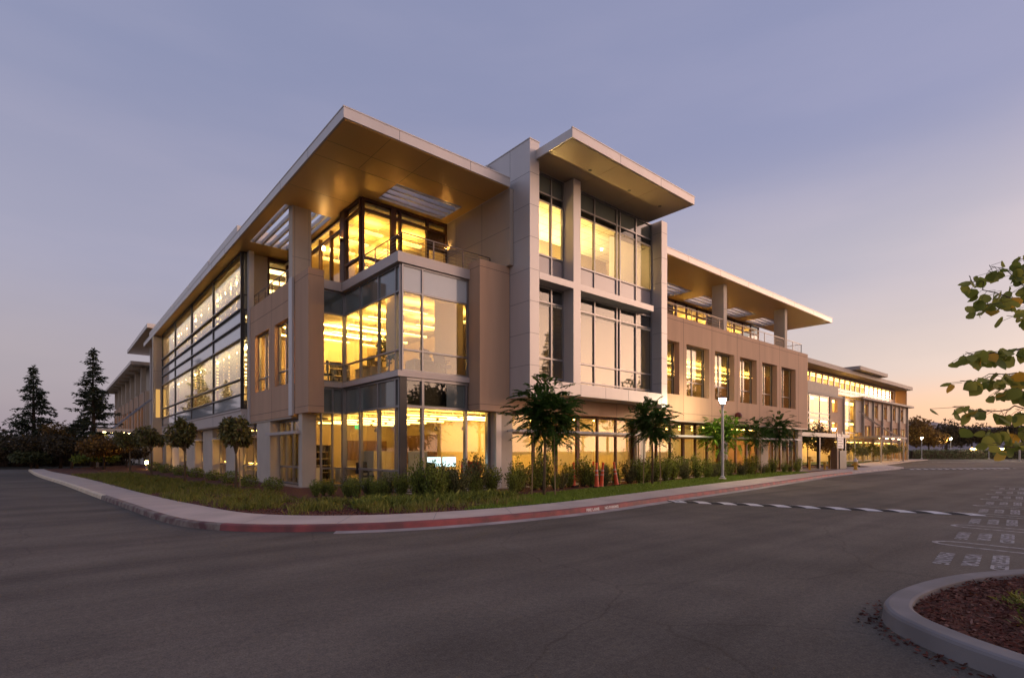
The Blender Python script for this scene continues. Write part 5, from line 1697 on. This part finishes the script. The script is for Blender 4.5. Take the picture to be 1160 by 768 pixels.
for (u, v, h, rad, mt, lab) in ((50.5, 19.6, 4.7, 1.5, 'greenleaf', 'green bushy tree behind the yellow pipes, left of the black sign box'),
                                (54.5, 20.4, 5.0, 1.5, 'darkleaf', 'dark bushy tree rising right behind the black sign box'),
                                (60.0, 21.5, 4.8, 1.6, 'autumn', 'rusty tree to the right of the black sign box'),
                                (77.5, 24.6, 3.4, 1.2, 'darkleaf', 'slim dark tree between the second street lamp and the far entrance'),
                                (84.0, 25.2, 3.2, 1.5, 'shrubpale', 'olive bush in front of the left end of the far entrance'),
                                (97.5, 26.0, 2.6, 1.7, 'shrubpale', 'low olive bush under the far entrance canopy'),
                                (68.0, 23.0, 3.9, 1.3, 'autumn', 'round rusty tree in front of the far entrance canopy'),
                                (91.0, 25.0, 3.4, 2.0, 'shrubpale', 'round olive bush in front of the far right building'),
                                (104.0, 26.6, 3.2, 2.2, 'shrubpale', 'grey green bush at the foot of the far building, left of its far end'),
                                (112.0, 28.3, 3.6, 2.2, 'hedge', 'grey green bush at the far end of the second building'),
                                (118.0, 29.8, 4.4, 2.0, 'frondlit', 'bright bush with lamplight in its leaf colour, by the far street lamp')):
    r_ = thing('small_tree', (u, v, 0.13), lab, 'tree')
    limb_tree(r_, [(u, v, 0.05), (u + 0.03, v, h * 0.3), (u, v + 0.02, h * 0.5)], h, (u, v, h * 0.58), (rad, rad, h * 0.42), 9, 2200, mt, 0.2, r0=0.06)

# magnolias on the left
for (u, v, h, rx, lab, nst) in ((5.5, 23.2, 3.15, 0.85, 'nearest round headed magnolia with a stake, in front of the left ground floor piers', 1),
                                (4.75, 29.4, 3.3, 0.85, 'second round headed magnolia from the corner, left of the nearest', 0),
                                (4.45, 38.2, 3.3, 0.95, 'third round headed magnolia along the left street', 0),
                                (4.1, 46.0, 3.3, 1.1, 'fourth, most distant dark magnolia on the left, beside the rusty tree', 0)):
    r_ = thing('magnolia_tree', (u, v, 0.13), lab, 'tree', 'round magnolias along the left street')
    limb_tree(r_, [(u, v, 0.08), (u + 0.02, v, h * 0.35), (u, v, h * 0.52)], h, (u, v, h * 0.72), (rx * 0.82, rx * 0.82, h * 0.33), 9, 3000, 'magnolia', 0.18, bark='palebark', r0=0.055, shell=0.45, wid=0.5)
    if nst: stakes(r_, u, v, 0.08, ((0.12, -0.12),), 1.7)

# the shrubs in front of the glass
shr = []
for k in range(20):                                  # round the corner, left part
    t = k / 19; shr.append((7.1 + 3.0 * t + rng.normal() * 0.22, 18.7 - 3.2 * t + rng.normal() * 0.45, (0.7 + 0.4 * t) * rng.uniform(0.75, 1.15)))
for k in range(25):
    t = k / 24; shr.append((10.0 + 13.9 * t + rng.normal() * 0.15, 15.2 + 1.2 * t + rng.normal() * 0.28, 1.0 + rng.uniform(-0.22, 0.25)))
for k in range(13):
    t = k / 12; shr.append((24.4 + 10.2 * t + rng.normal() * 0.15, 16.3 + 0.2 * t + rng.normal() * 0.22, 1.05 + rng.uniform(-0.2, 0.25)))
for k in range(8): shr.append((35.5 + 1.2 * k, 16.7 + rng.normal() * 0.18, 0.85))
protos = []
for j in range(4):
    p_ = thing('shrub', (0, 0, 0), '', 'shrub', 'shrubs planted along the foot of the glass')
    m_ = MB(); P = []
    for s in range(26):
        a = rng.uniform(0, 2 * math.pi); tx = rng.uniform(0.08, 0.42)
        x1, y1 = math.cos(a) * tx, math.sin(a) * tx
        z1 = rng.uniform(0.6, 1.12) * (1.12 - 0.8 * tx)
        m_.tube([(x1 * 0.2, y1 * 0.2, -0.02), (x1 * 0.6, y1 * 0.6, z1 * 0.5), (x1, y1, z1)], [0.009, 0.007, 0.003], 4)
        for q_ in range(52):
            t = rng.uniform(0.12, 1.05)
            P.append((x1 * (0.2 + 0.8 * t) + rng.normal() * 0.05, y1 * (0.2 + 0.8 * t) + rng.normal() * 0.05, z1 * t + rng.normal() * 0.03))
    m_.build('stems', 'bark', p_)
    P = np.array(P)
    D_ = np.c_[P[:, :2] * 1.5 + rng.normal(size=(len(P), 2)) * 0.5, np.full(len(P), 0.9)]
    np_mesh('foliage', leaf_faces(P, 0.085, 0.038, D_), 4, 'shrub' if j != 3 else 'shrubpale', p_)
    protos.append([p_, True])
for i, (u, v, s) in enumerate(shr):
    pr_ = protos[i % 4]
    where = 'in the row before the corner glass' if i < 20 else ('in the row along the right-hand ground floor glass' if i < 45 else 'in the row beyond the street lamp' if i < 58 else 'in the low row near the end of the taupe wing')
    kind_ = ('narrow dense dark green shrub', 'loose twiggy dark green shrub', 'wide dark green shrub', 'pale olive green shrub')[i % 4]
    place(pr_[0], pr_[1], (u, v, 0.12), rng.uniform(0, 6.28), kind_ + ' ' + where, s * rng.uniform(0.75, 1.18))
    pr_[1] = False
# low shrubs near the left piers
lp = thing('low_shrub', (0, 0, 0), '', 'shrub', 'low round shrubs before the left piers')
P = ball_points((0, 0, 0.25), (0.42, 0.42, 0.32), 700, 0.5); P = P[P[:, 2] > 0]
np_mesh('foliage', leaf_faces(P, 0.09, 0.04), 4, 'shrub', lp)
m_ = MB()
for k in range(7): m_.tube([(0, 0, -0.03), (math.cos(k) * 0.22, math.sin(k) * 0.22, 0.34)], [0.012, 0.005], 4)
m_.build('stems', 'bark', lp)
for i, (u, v, s) in enumerate(((6.6, 22.2, 1.0), (6.7, 25.9, 0.95), (6.7, 29.2, 1.1), (6.6, 32.6, 1.0), (6.5, 36.5, 1.1), (6.4, 41, 1.2), (6.3, 46, 1.2), (6.2, 51, 1.3))):
    place(lp, i == 0, (u, v, 0.12), i * 1.3, 'low round dark shrub before the ' + ('corner column', 'lit window bay by the corner', 'first cream pier', 'window between the first two piers', 'second cream pier', 'third cream pier', 'gap beyond the third pier', 'most distant visible piers')[i], s)


pe_, _ = bed_inset(tparam((5.2, 12.6)), tparam((12.5, 11.5)), 2.0, 3.6, 620)
tag(blades('bed_groundcover', pe_, 0.12, 0.30, 0.03, 'shrub', per=8, lean=0.8, spread=0.10), 'low leafy ground cover at the foot of the corner shrubs', 'ground cover', kind='stuff')


# conifers on the left
def fir(loc, H, rad, lab, seed):
    r = np.random.default_rng(seed)
    root = thing('fir_tree', loc, lab, 'tree', 'tall firs at the end of the left street')
    x, y, z = loc
    m_ = MB(); m_.tube([(x, y, z - 0.2), (x + 0.05, y, z + H * 0.4), (x, y + 0.05, z + H * 0.75), (x, y, z + H)], [0.24, 0.17, 0.08, 0.015], 9)
    P = []; Dd = []; LL = []
    zz = 0.13 * H
    while zz < H * 0.985:
        f = 1 - zz / H
        L = rad * (f ** 0.85) * (1.0 if zz > 0.2 * H else 0.85)
        for k in range(int(r.integers(4, 7))):
            a = r.uniform(0, 2 * math.pi); l = L * r.uniform(0.35, 1.2)
            dx, dy = math.cos(a), math.sin(a)
            tip = (x + dx * l, y + dy * l, z + zz + l * r.uniform(-0.12, 0.10))
            m_.tube([(x, y, z + zz), ((x + tip[0]) / 2, (y + tip[1]) / 2, z + zz + l * 0.10), tip], [0.03 * (0.4 + f), 0.02 * (0.4 + f), 0.006], 4)
            n = max(4, int(l * 14))
            for s in range(n):
                t = r.uniform(0.22, 1.03)
                px_ = x + dx * l * t + r.normal() * 0.10; py_ = y + dy * l * t + r.normal() * 0.10
                pz_ = z + zz + (tip[2] - z - zz) * t * t + 0.25 * l * t * (1 - t) + r.normal() * 0.05
                for q_ in range(3):
                    P.append((px_ + r.normal() * 0.07, py_ + r.normal() * 0.07, pz_ + r.normal() * 0.05))
                    Dd.append((dx * 0.7 + r.normal() * 0.7, dy * 0.7 + r.normal() * 0.7, -0.25 + r.normal() * 0.3)); LL.append(r.uniform(0.22, 0.46))
        zz += H * 0.021 * r.uniform(0.8, 1.3)
    for q_ in range(60):
        P.append((x + r.normal() * 0.06, y + r.normal() * 0.06, z + H * r.uniform(0.92, 1.0))); Dd.append((r.normal(), r.normal(), 0.8)); LL.append(0.25)
    m_.build('trunk', 'bark', root, smooth=True)
    np_mesh('crown', leaf_faces(np.array(P), np.array(LL), np.array(LL) * 0.30, np.array(Dd)), 4, 'needle', root)


fir((-1.6, 77.7, 0), 11.0, 3.0, 'left of the two tall dark firs, standing alone by the end of the street', 3)
fir((3.1, 69.0, 0), 12.1, 3.1, 'right of the two tall dark firs, next to the lit entrance canopy', 5)


def bush_tree(u, v, h, rad, mat, lab, cat='tree', name='bushy_tree', n=3000, ls=0.3, grp=None, lumps=12, low=0.2):
    r_ = thing(name, (u, v, 0), lab, cat, grp)
    limb_tree(r_, [(u, v, -0.1), (u + 0.05, v, h * low), (u, v, h * 0.5)], h, (u, v, h * (1 + low) / 2), (rad, rad, h * (1 - low) / 2), lumps, n, mat, ls, bark='bark', r0=0.05 * h ** 0.7)
    return r_


hd = thing('hedge', (-3, 84, 0), 'long dark hedge mass behind the firs at the end of the left street', 'hedge')
P = []
for k in range(7000):
    t = rng.random(); a = np.array((-16.0, 88.0)) * (1 - t) + np.array((6.5, 80.0)) * t
    P.append((a[0] + rng.normal() * 0.8, a[1] + rng.normal() * 0.8, rng.uniform(0, 3.0 + 1.0 * math.sin(t * 17) + 0.6 * math.sin(t * 41))))
np_mesh('foliage', leaf_faces(np.array(P), 0.5, 0.28), 4, 'darkleaf', hd)
MB().beam((-16, 88, 1.0), (6.5, 80, 1.0), 1.2, 2.0).build('inner_stems', 'bark', hd)
bush_tree(3.3, 57.5, 3.3, 2.0, 'autumn', 'rusty orange bushy tree between the magnolias and the right-hand fir')
bush_tree(1.3, 64.0, 3.6, 2.2, 'darkleaf', 'dark brown bushy tree under the right-hand fir')
bush_tree(0.6, 71.5, 5.2, 2.0, 'autumn', 'thin brown tree with loose twigs between the two firs', n=1200)
bush_tree(-1.2, 70.5, 4.0, 3.0, 'darkleaf', 'broad dark thicket at the foot of the left-hand fir')
bush_tree(-4.8, 79.0, 3.2, 3.0, 'hedge', 'dull green bush left of the left-hand fir')
bush_tree(-8.0, 92.0, 5.6, 3.2, 'greenleaf', 'light green tree at the left edge of the picture')
bush_tree(-4.2, 72.0, 2.0, 2.2, 'darkleaf', 'low dark hedge bush at the far end of the left road', 'shrub', 'hedge_bush')
bush_tree(-7.2, 73.5, 2.2, 2.4, 'hedge', 'low dull green hedge bush by the left picture edge', 'shrub', 'hedge_bush')
bush_tree(-1.6, 69.0, 1.8, 2.0, 'hedge', 'low olive hedge bush before the thicket', 'shrub', 'hedge_bush')
bush_tree(2.9, 62.3, 1.8, 1.7, 'shrub', 'low dark shrub where the left sidewalk begins', 'shrub', 'hedge_bush')
bush_tree(5.6, 66.0, 2.4, 2.0, 'darkleaf', 'dark shrub under the entrance canopy', 'shrub', 'hedge_bush')

# right-hand distance
r_ = bush_tree(137.5, 37.5, 15.5, 3.2, 'darkleaf', 'tall dark pine behind the far end of the second building', n=3600, ls=0.7, low=0.3, lumps=14)
bush_tree(137.0, 35.0, 10.5, 3.2, 'darkleaf', 'loose dark tree beside the tall pine', n=1800, ls=0.6)
for i, (px_u, px_v, h, rad, mt, lab) in enumerate(((144.0, 33.5, 10.5, 4.6, 'autumn', 'broad rusty tree at the end of the street beside the second building'),
                                                   (152.0, 31.0, 9.0, 4.0, 'autumn', 'low rusty tree mass beside the broad rusty tree'),
                                                   (167.0, 30.5, 10.0, 4.6, 'darkleaf', 'round dark tree in the middle of the street end'),
                                                   (172.0, 26.5, 9.0, 4.4, 'darkleaf', 'dark tree right of the round dark one, above the hedge'),
                                                   (176.0, 20.5, 10.0, 5.0, 'darkleaf', 'dark tree behind the pair of distant lamps'),
                                                   (165.0, 14.8, 9.4, 4.6, 'darkleaf', 'dark tree behind the hanging leaves at the right edge'),
                                                   (178.0, 11.0, 10.5, 5.0, 'darkleaf', 'dark tree at the right picture edge'),
                                                   (196.0, 36.0, 9.0, 5.5, 'darkleaf', 'dark tree far behind the rusty ones'))):
    bush_tree(px_u, px_v, h, rad, mt, lab, n=3200, ls=0.6, low=0.12)
hd = thing('hedge', (158, 22, 0), 'long clipped hedge closing the far end of the street', 'hedge')
P = []
for k in range(9000):
    t = rng.random(); a = np.array((138.0, 31.2)) * (1 - t) + np.array((172.0, 8.0)) * t
    P.append((a[0] + rng.normal() * 0.5, a[1] + rng.normal() * 0.5, rng.uniform(0, 2.0)))
np_mesh('foliage', leaf_faces(np.array(P), 0.35, 0.18), 4, 'hedge', hd)
MB().beam((138, 31.2, 0.9), (172, 8.0, 0.9), 0.8, 1.7).build('inner_stems', 'bark', hd)
# hills
mb = MB(); vv = []; n = 90
for j, (rr, f) in enumerate(((620, 0.0), (760, 0.75), (900, 1.0), (1200, 0.4))):
    for i in range(n):
        a = R(-30 + 62 * i / (n - 1))
        hgt = f * (40 + 5 * math.sin(i * 0.21) + 2.5 * math.sin(i * 0.53 + 1) + 1.2 * math.sin(i * 1.3))
        vv.append((rr * math.cos(a), rr * math.sin(a), hgt - 2))
mb.add(vv, [(j * n + i, j * n + i + 1, (j + 1) * n + i + 1, (j + 1) * n + i) for j in range(3) for i in range(n - 1)])
struct(mb.build('hills', 'hill', smooth=True))
# trees across the street, behind the photographer: the windows mirror them
for i, (u, v, h, rad, kind_) in enumerate(((40, -26, 12, 4.5, 0), (50, -30, 15, 5, 0), (61, -29, 21, 3.6, 1), (70, -27, 14, 5, 0), (80, -24, 17, 5, 0), (90, -27, 15, 5, 0), (100, -22, 19, 5.5, 0), (112, -20, 17, 5.5, 0), (124, -16, 20, 5.5, 0), (30, -30, 11, 4, 0))):
    if kind_:
        fir((u, v, 0), h, rad, 'tall conifer across the street, mirrored in the bay glass', 20 + i)
    else:
        bush_tree(u, v, h, rad, 'darkleaf', 'broad tree across the street, mirrored in the %s' % ('bay glass', 'upper bay panes', '', 'right bay panes', 'first wing window', 'second wing window', 'third wing window', 'fourth wing window', 'last wing window', 'corner glass')[i], n=1800, ls=0.75, low=0.15, grp='trees across the street')

# ================================================================ FOREGROUND TREE at the island
ft = thing('redbud_tree', (8.3, -0.9, 0.1), 'foreground branches with round green and yellow leaves hanging in at the right edge', 'tree')
m_ = MB()
m_.tube([(8.3, -0.9, 0.05), (8.2, -0.85, 0.8), (8.1, -0.75, 1.6), (7.8, -0.6, 2.4), (7.6, -0.5, 3.2)], [0.075, 0.065, 0.055, 0.04, 0.02], 10)
m_.tube([(8.1, -0.75, 1.6), (7.0, -0.3, 2.3), (6.2, 0.1, 2.55), (5.563, 0.369, 2.67)], [0.04, 0.022, 0.014, 0.009], 7)
m_.tube([(8.12, -0.77, 1.45), (7.0, -0.35, 2.05), (5.9, 0.05, 2.3), (5.277, 0.35, 2.425)], [0.035, 0.02, 0.013, 0.008], 7)
m_.tube([(8.15, -0.8, 1.2), (7.0, -0.4, 1.75), (5.8, 0.05, 1.9), (4.992, 0.331, 1.93)], [0.03, 0.018, 0.012, 0.007], 7)
m_.build('trunk', 'bark', ft, smooth=True)
TW = {
    'a': ([(5.563, 0.369, 2.67), (4.91, 0.533, 2.714), (4.501, 0.62, 2.719), (4.286, 0.673, 2.782)], 7, 0.35),
    'b': ([(4.91, 0.533, 2.714), (4.677, 0.601, 2.657), (4.524, 0.667, 2.649)], 5, 0.45),
    'c': ([(5.3, 0.43, 2.69), (5.115, 0.489, 2.803), (4.887, 0.553, 2.904), (4.642, 0.631, 2.917)], 9, 0.3),
    'd': ([(5.115, 0.489, 2.803), (5.0, 0.456, 2.922), (4.85, 0.518, 2.993)], 5, 0.3),
    'e': ([(5.563, 0.369, 2.62), (5.022, 0.437, 2.596), (4.817, 0.481, 2.588), (4.675, 0.537, 2.57)], 6, 0.5),
    'f': ([(5.277, 0.35, 2.425), (4.573, 0.558, 2.333), (4.335, 0.63, 2.303), (4.124, 0.68, 2.28)], 15, 0.3),
    'g': ([(5.277, 0.35, 2.35), (5.135, 0.34, 2.24), (4.637, 0.504, 2.187), (4.397, 0.577, 2.168), (4.116, 0.687, 2.106)], 17, 0.2),
    'h': ([(5.2, 0.34, 2.25), (5.135, 0.34, 2.121), (4.679, 0.467, 2.075), (4.418, 0.56, 2.086)], 12, 0.2),
    'i': ([(4.992, 0.331, 1.983), (4.5, 0.489, 1.961), (4.224, 0.594, 1.948), (3.956, 0.692, 1.96)], 11, 0.15),
    'j': ([(4.992, 0.331, 1.93), (4.992, 0.331, 1.879), (4.48, 0.507, 1.825), (4.184, 0.629, 1.832)], 7, 0.35),
    'k': ([(4.992, 0.331, 1.9), (4.9, 0.331, 1.79), (4.364, 0.474, 1.732), (4.131, 0.542, 1.731)], 7, 0.3),
}
tw = MB(); leaves = []
HEART = [(0, 0), (0.16, 0.42), (0.42, 0.52), (0.72, 0.36), (1.0, 0.0), (0.72, -0.36), (0.42, -0.52), (0.16, -0.42)]
for key, (pts_, nl, lo) in TW.items():
    pz = [np.array(pts_[0])]
    for q0, q1 in zip(pts_[:-1], pts_[1:]):
        for t in (0.33, 0.66, 1.0): pz.append(np.array(q0) * (1 - t) + np.array(q1) * t + rng.normal(size=3) * 0.010)
    tw.tube(pz, list(np.linspace(0.0052, 0.0016, len(pz))), 5)
    p = np.array(pts_); s = np.r_[0, np.cumsum(np.linalg.norm(np.diff(p, axis=0), axis=1))]
    nl = int(nl * 3.0)
    for k in range(nl):
        t = (lo + (1 - lo) * (k + rng.uniform(0.1, 0.9)) / nl) * s[-1]
        c = np.array([np.interp(t, s, p[:, q_]) for q_ in range(3)])
        sz = rng.uniform(0.045, 0.088)
        off = np.array((rng.normal() * 0.045, rng.normal() * 0.045, 0.01 - rng.random() * 0.06))
        st = c + off
        tw.tube([c, st], 0.0012, 4)
        ax_ = unit(np.array((rng.normal() * 0.8, rng.normal() * 0.8, -0.75)))           # leaf hangs
        sd_ = unit(np.cross(ax_, unit(rng.normal(size=3) + np.array((0.8, -0.5, 0)))))
        nr_ = np.cross(ax_, sd_)
        fold = rng.uniform(0.0, 0.28); curl = rng.uniform(-0.1, 0.25)
        leaves.append([st + (ax_ * a + sd_ * b * 0.92 + nr_ * (abs(b) * fold - a * a * curl)) * sz for a, b in HEART])
tw.build('twigs', 'bark', ft)
# each leaf: two halves folded on the midrib so that it is not a flat card
me_v = []; fcs = []
lm = MB()
for lf in leaves:
    lf = [tuple(q_) for q_ in lf]
    mid = tuple((np.array(lf[0]) + np.array(lf[4])) / 2)
    lm.add([lf[0], lf[1], lf[2], lf[3], lf[4], lf[5], lf[6], lf[7], mid], [(0, 1, 2, 8), (2, 3, 4, 8), (4, 5, 6, 8), (6, 7, 0, 8)])
lm.build('leaves', 'heart', ft, fix=False, smooth=True)
# the rest of its crown, out of the picture
P = ball_points((8.0, -0.9, 3.3), (1.3, 0.9, 1.0), 700, 0.3)
np_mesh('crown', leaf_faces(P, 0.10, 0.09), 4, 'heart', ft)


# ================================================================ STREET FURNITURE
def lamp_post(loc, lab, first=[None], H=4.55):
    if first[0] is None:
        r_ = thing('street_lamp', (0, 0, 0), lab, 'street lamp', 'post top street lamps along the street')
        MB().lathe(0, 0, [(0.20, 0.0), (0.20, 0.10), (0.16, 0.12)], 18).build('base', 'concrete', r_)
        MB().lathe(0, 0, [(0.12, 0.12), (0.12, 0.2), (0.075, 0.24), (0.065, 3.95), (0.09, 4.0), (0.09, 4.05)], 16).build('post', 'lamppole', r_)
        h_ = MB().lathe(0, 0, [(0.06, 4.05), (0.10, 4.10), (0.12, 4.14)], 16).build('lamp_head', 'lamppole', r_)
        MB().lathe(0, 0, [(0.09, 4.141), (0.13, 4.26), (0.19, 4.41), (0.185, 4.43)], 18).build('lens', 'lamphead', h_)
        MB().lathe(0, 0, [(0.215, 4.431), (0.215, 4.455), (0.15, 4.50), (0.04, 4.53)], 18).build('cap', 'lamppole', h_)
        m_ = MB()
        for k in range(4):
            a = math.pi / 4 + k * math.pi / 2
            m_.beam((0.105 * math.cos(a), 0.105 * math.sin(a), 4.12), (0.205 * math.cos(a), 0.205 * math.sin(a), 4.43), 0.018, 0.018)
        m_.build('cage', 'lamppole', h_)
        first[0] = r_
        return place(r_, True, loc, 0, lab)
    return place(first[0], False, loc, 0, lab)


lamp_post((27.7, 14.7, 0.13), 'nearest lit street lamp, on the lawn edge in front of the taupe wing')
for loc, lab in (((75.4, 25.1, 0.15), 'second lit street lamp, above the black sign box'), ((112.5, 29.3, 0.15), 'third lit street lamp, before the far building end'),
                 ((137.9, 29.3, 0.1), 'fourth lit street lamp, beside the bright bush'), ((150.1, 26.7, 0.1), 'fifth lit street lamp, before the round dark trees'),
                 ((145.9, 19.8, 0.1), 'left of the pair of far lamps below the hanging leaves'), ((146.7, 19.0, 0.1), 'right of the pair of far lamps below the hanging leaves')):
    lamp_post(loc, lab)
ml = thing('street_lamp', (123.3, 12.85, 0), 'tall mast lamp glowing behind the hanging leaves at the right edge', 'street lamp')
MB().lathe(123.3, 12.85, [(0.14, 0), (0.07, 8.1)], 10).build('post', 'lamppole', ml)
MB().box(122.9, 123.7, 12.6, 13.1, 8.1, 8.3).build('lamp_head', 'lamppole', ml)
MB().box(122.95, 123.65, 12.65, 13.05, 8.02, 8.098).build('lens', 'lamphead', ml)

# cones
cp = None
for i, (u, v, rx, lab) in enumerate(((17.3, 16.05, 0.0, 'leftmost tall orange traffic cone on the lawn, standing alone'), (17.55, 14.95, 0.0, 'front orange traffic cone, nearest the kerb'), (17.95, 15.05, 0.10, 'orange traffic cone half hidden behind the front one'),
                                     (19.35, 15.3, -0.12, 'right hand orange traffic cone leaning to the left'), (19.5, 16.9, 0.1, 'orange traffic cone standing back among the shrubs'))):
    if cp is None:
        cp = thing('traffic_cone', (0, 0, 0), lab, 'traffic cone', 'tall orange cones on the lawn')
        bevel(MB().box(-0.17, 0.17, -0.17, 0.17, 0.0, 0.05).build('base', 'rubber', cp), 0.01)
        MB().lathe(0, 0, [(0.115, 0.05), (0.095, 0.10), (0.042, 0.98), (0.055, 1.0), (0.055, 1.04), (0.03, 1.07)], 18).build('cone_body', 'orange', cp)
        MB().lathe(0, 0, [(0.0665, 0.69), (0.0615, 0.77)], 18).build('reflective_collar', 'reflect', cp)
        MB().lathe(0, 0, [(0.0775, 0.52), (0.0735, 0.58)], 18).build('reflective_collar', 'reflect', cp)
    o = place(cp, i == 0, (u, v, 0.15), i * 0.7, lab)
    o.rotation_euler = (rx * 0.4, -rx, i * 0.7)
# hydrant
hy = thing('fire_hydrant', (50.9, 15.3, 0.14), 'yellow fire hydrant with a pale top on the corner of the sidewalk', 'fire hydrant')
MB().lathe(50.9, 15.3, [(0.2, 0.14), (0.2, 0.2), (0.13, 0.22), (0.13, 0.72), (0.17, 0.74), (0.17, 0.82)], 18).build('body', 'hydrant', hy)
MB().lathe(50.9, 15.3, [(0.16, 0.82), (0.14, 0.98), (0.06, 1.08), (0.04, 1.16)], 18).build('bonnet', 'white', hy)
for a in (0, 2.1, 4.2):
    m_ = MB(); d = Vector((math.cos(a), math.sin(a), 0)); c = Vector((50.9, 15.3, 0.58))
    m_.tube([c + d * 0.1, c + d * 0.24], 0.065, 12); m_.tube([c + d * 0.24, c + d * 0.28], 0.045, 6); m_.build('outlet', 'hydrant', hy)
# yellow standpipes
for u, v, h, lab in ((48.0, 17.8, 1.15, 'leftmost yellow standpipe beside the dark tree'), (49.9, 17.3, 0.7, 'short yellow standpipe between the two taller ones'), (53.0, 18.0, 1.25, 'rightmost yellow standpipe beside the black sign box')):
    st = thing('standpipe', (u, v, 0.12), lab, 'standpipe', 'yellow standpipes by the pergola')
    MB().lathe(u, v, [(0.16, 0.12), (0.16, 0.17), (0.09, 0.18), (0.09, h - 0.1), (0.14, h - 0.08), (0.14, h + 0.05), (0.06, h + 0.1)], 14).build('pipe', 'hydrant', st)
    for s_ in (-1, 1):
        m_ = MB(); m_.tube([(u, v, h - 0.2), (u + 0.22 * s_, v - 0.1, h - 0.2)], 0.06, 10); m_.tube([(u + 0.22 * s_, v - 0.1, h - 0.2), (u + 0.27 * s_, v - 0.12, h - 0.2)], 0.085, 10); m_.build('outlet', 'hydrant', st)
# black box with sign board
sb = thing('sign_box', (52.9, 17.3, 0.12), 'black cabinet carrying a pale notice board, beside the sidewalk past the lawn', 'sign')
bevel(MB().box(52.2, 53.9, 16.9, 17.5, 0.12, 1.75).build('cabinet', 'black', sb), 0.03)
MB().box(51.7, 52.17, 16.95, 17.45, 0.12, 1.9).build('timber_side', 'intbrown', sb)
MB().box(52.35, 52.43, 17.16, 17.24, 1.75, 3.4).build('post', 'steel', sb)
MB().box(53.65, 53.73, 17.16, 17.24, 1.75, 3.4).build('post', 'steel', sb)
bd = MB().box(52.3, 53.8, 17.12, 17.15, 1.95, 3.0).build('notice_board', 'white', sb)
mb = MB()
for k in range(4): mb.box(52.45, 53.65 - 0.25 * (k % 2), 17.112, 17.118, 2.78 - 0.22 * k, 2.86 - 0.22 * k)
mb.build('printed_lines', 'darkalu', bd)
for (u, v, lab) in ((83.0, 25.0, 'thin grey post in front of the far entrance'), (93.5, 26.0, 'thin grey post right of the hydrant'), (107.5, 27.9, 'thin grey post beside the third lamp'), (115.0, 29.1, 'thin grey post near the far bushes')):
    p_ = thing('sign_post', (u, v, 0.1), lab, 'post', 'thin posts by the far building')
    MB().lathe(u, v, [(0.07, 0.1), (0.07, 3.0)], 8).build('post', 'lamppole', p_)
    MB().lathe(u, v, [(0.10, 3.0), (0.03, 3.12)], 8).build('cap', 'lamppole', p_)
for (u, v, lab) in ((152.0, 23.2, 'left glowing garden light before the hedge'), (157.0, 19.0, 'right glowing garden light before the hedge')):
    p_ = thing('garden_light', (u, v, 0), lab, 'light', 'glowing garden lights before the hedge')
    MB().lathe(u, v, [(0.25, 0.0), (0.25, 2.0)], 8).build('post', 'steel', p_)
    MB().lathe(u, v, [(0.45, 2.0), (0.45, 2.35)], 10).build('lens', 'tube', p_)
    MB().lathe(u, v, [(0.5, 2.35), (0.1, 2.6)], 10).build('cap', 'steel', p_)
# drain cover pattern and a cable line at the bed edge
ln = MB(); ln.beam((8.0, 14.2, 0.15), (10.3, 11.55, 0.15), 0.05, 0.03)
tag(ln.build('bed_edging', 'stake'), 'thin pale edging strip between the mulch bed and the lawn', 'edging')
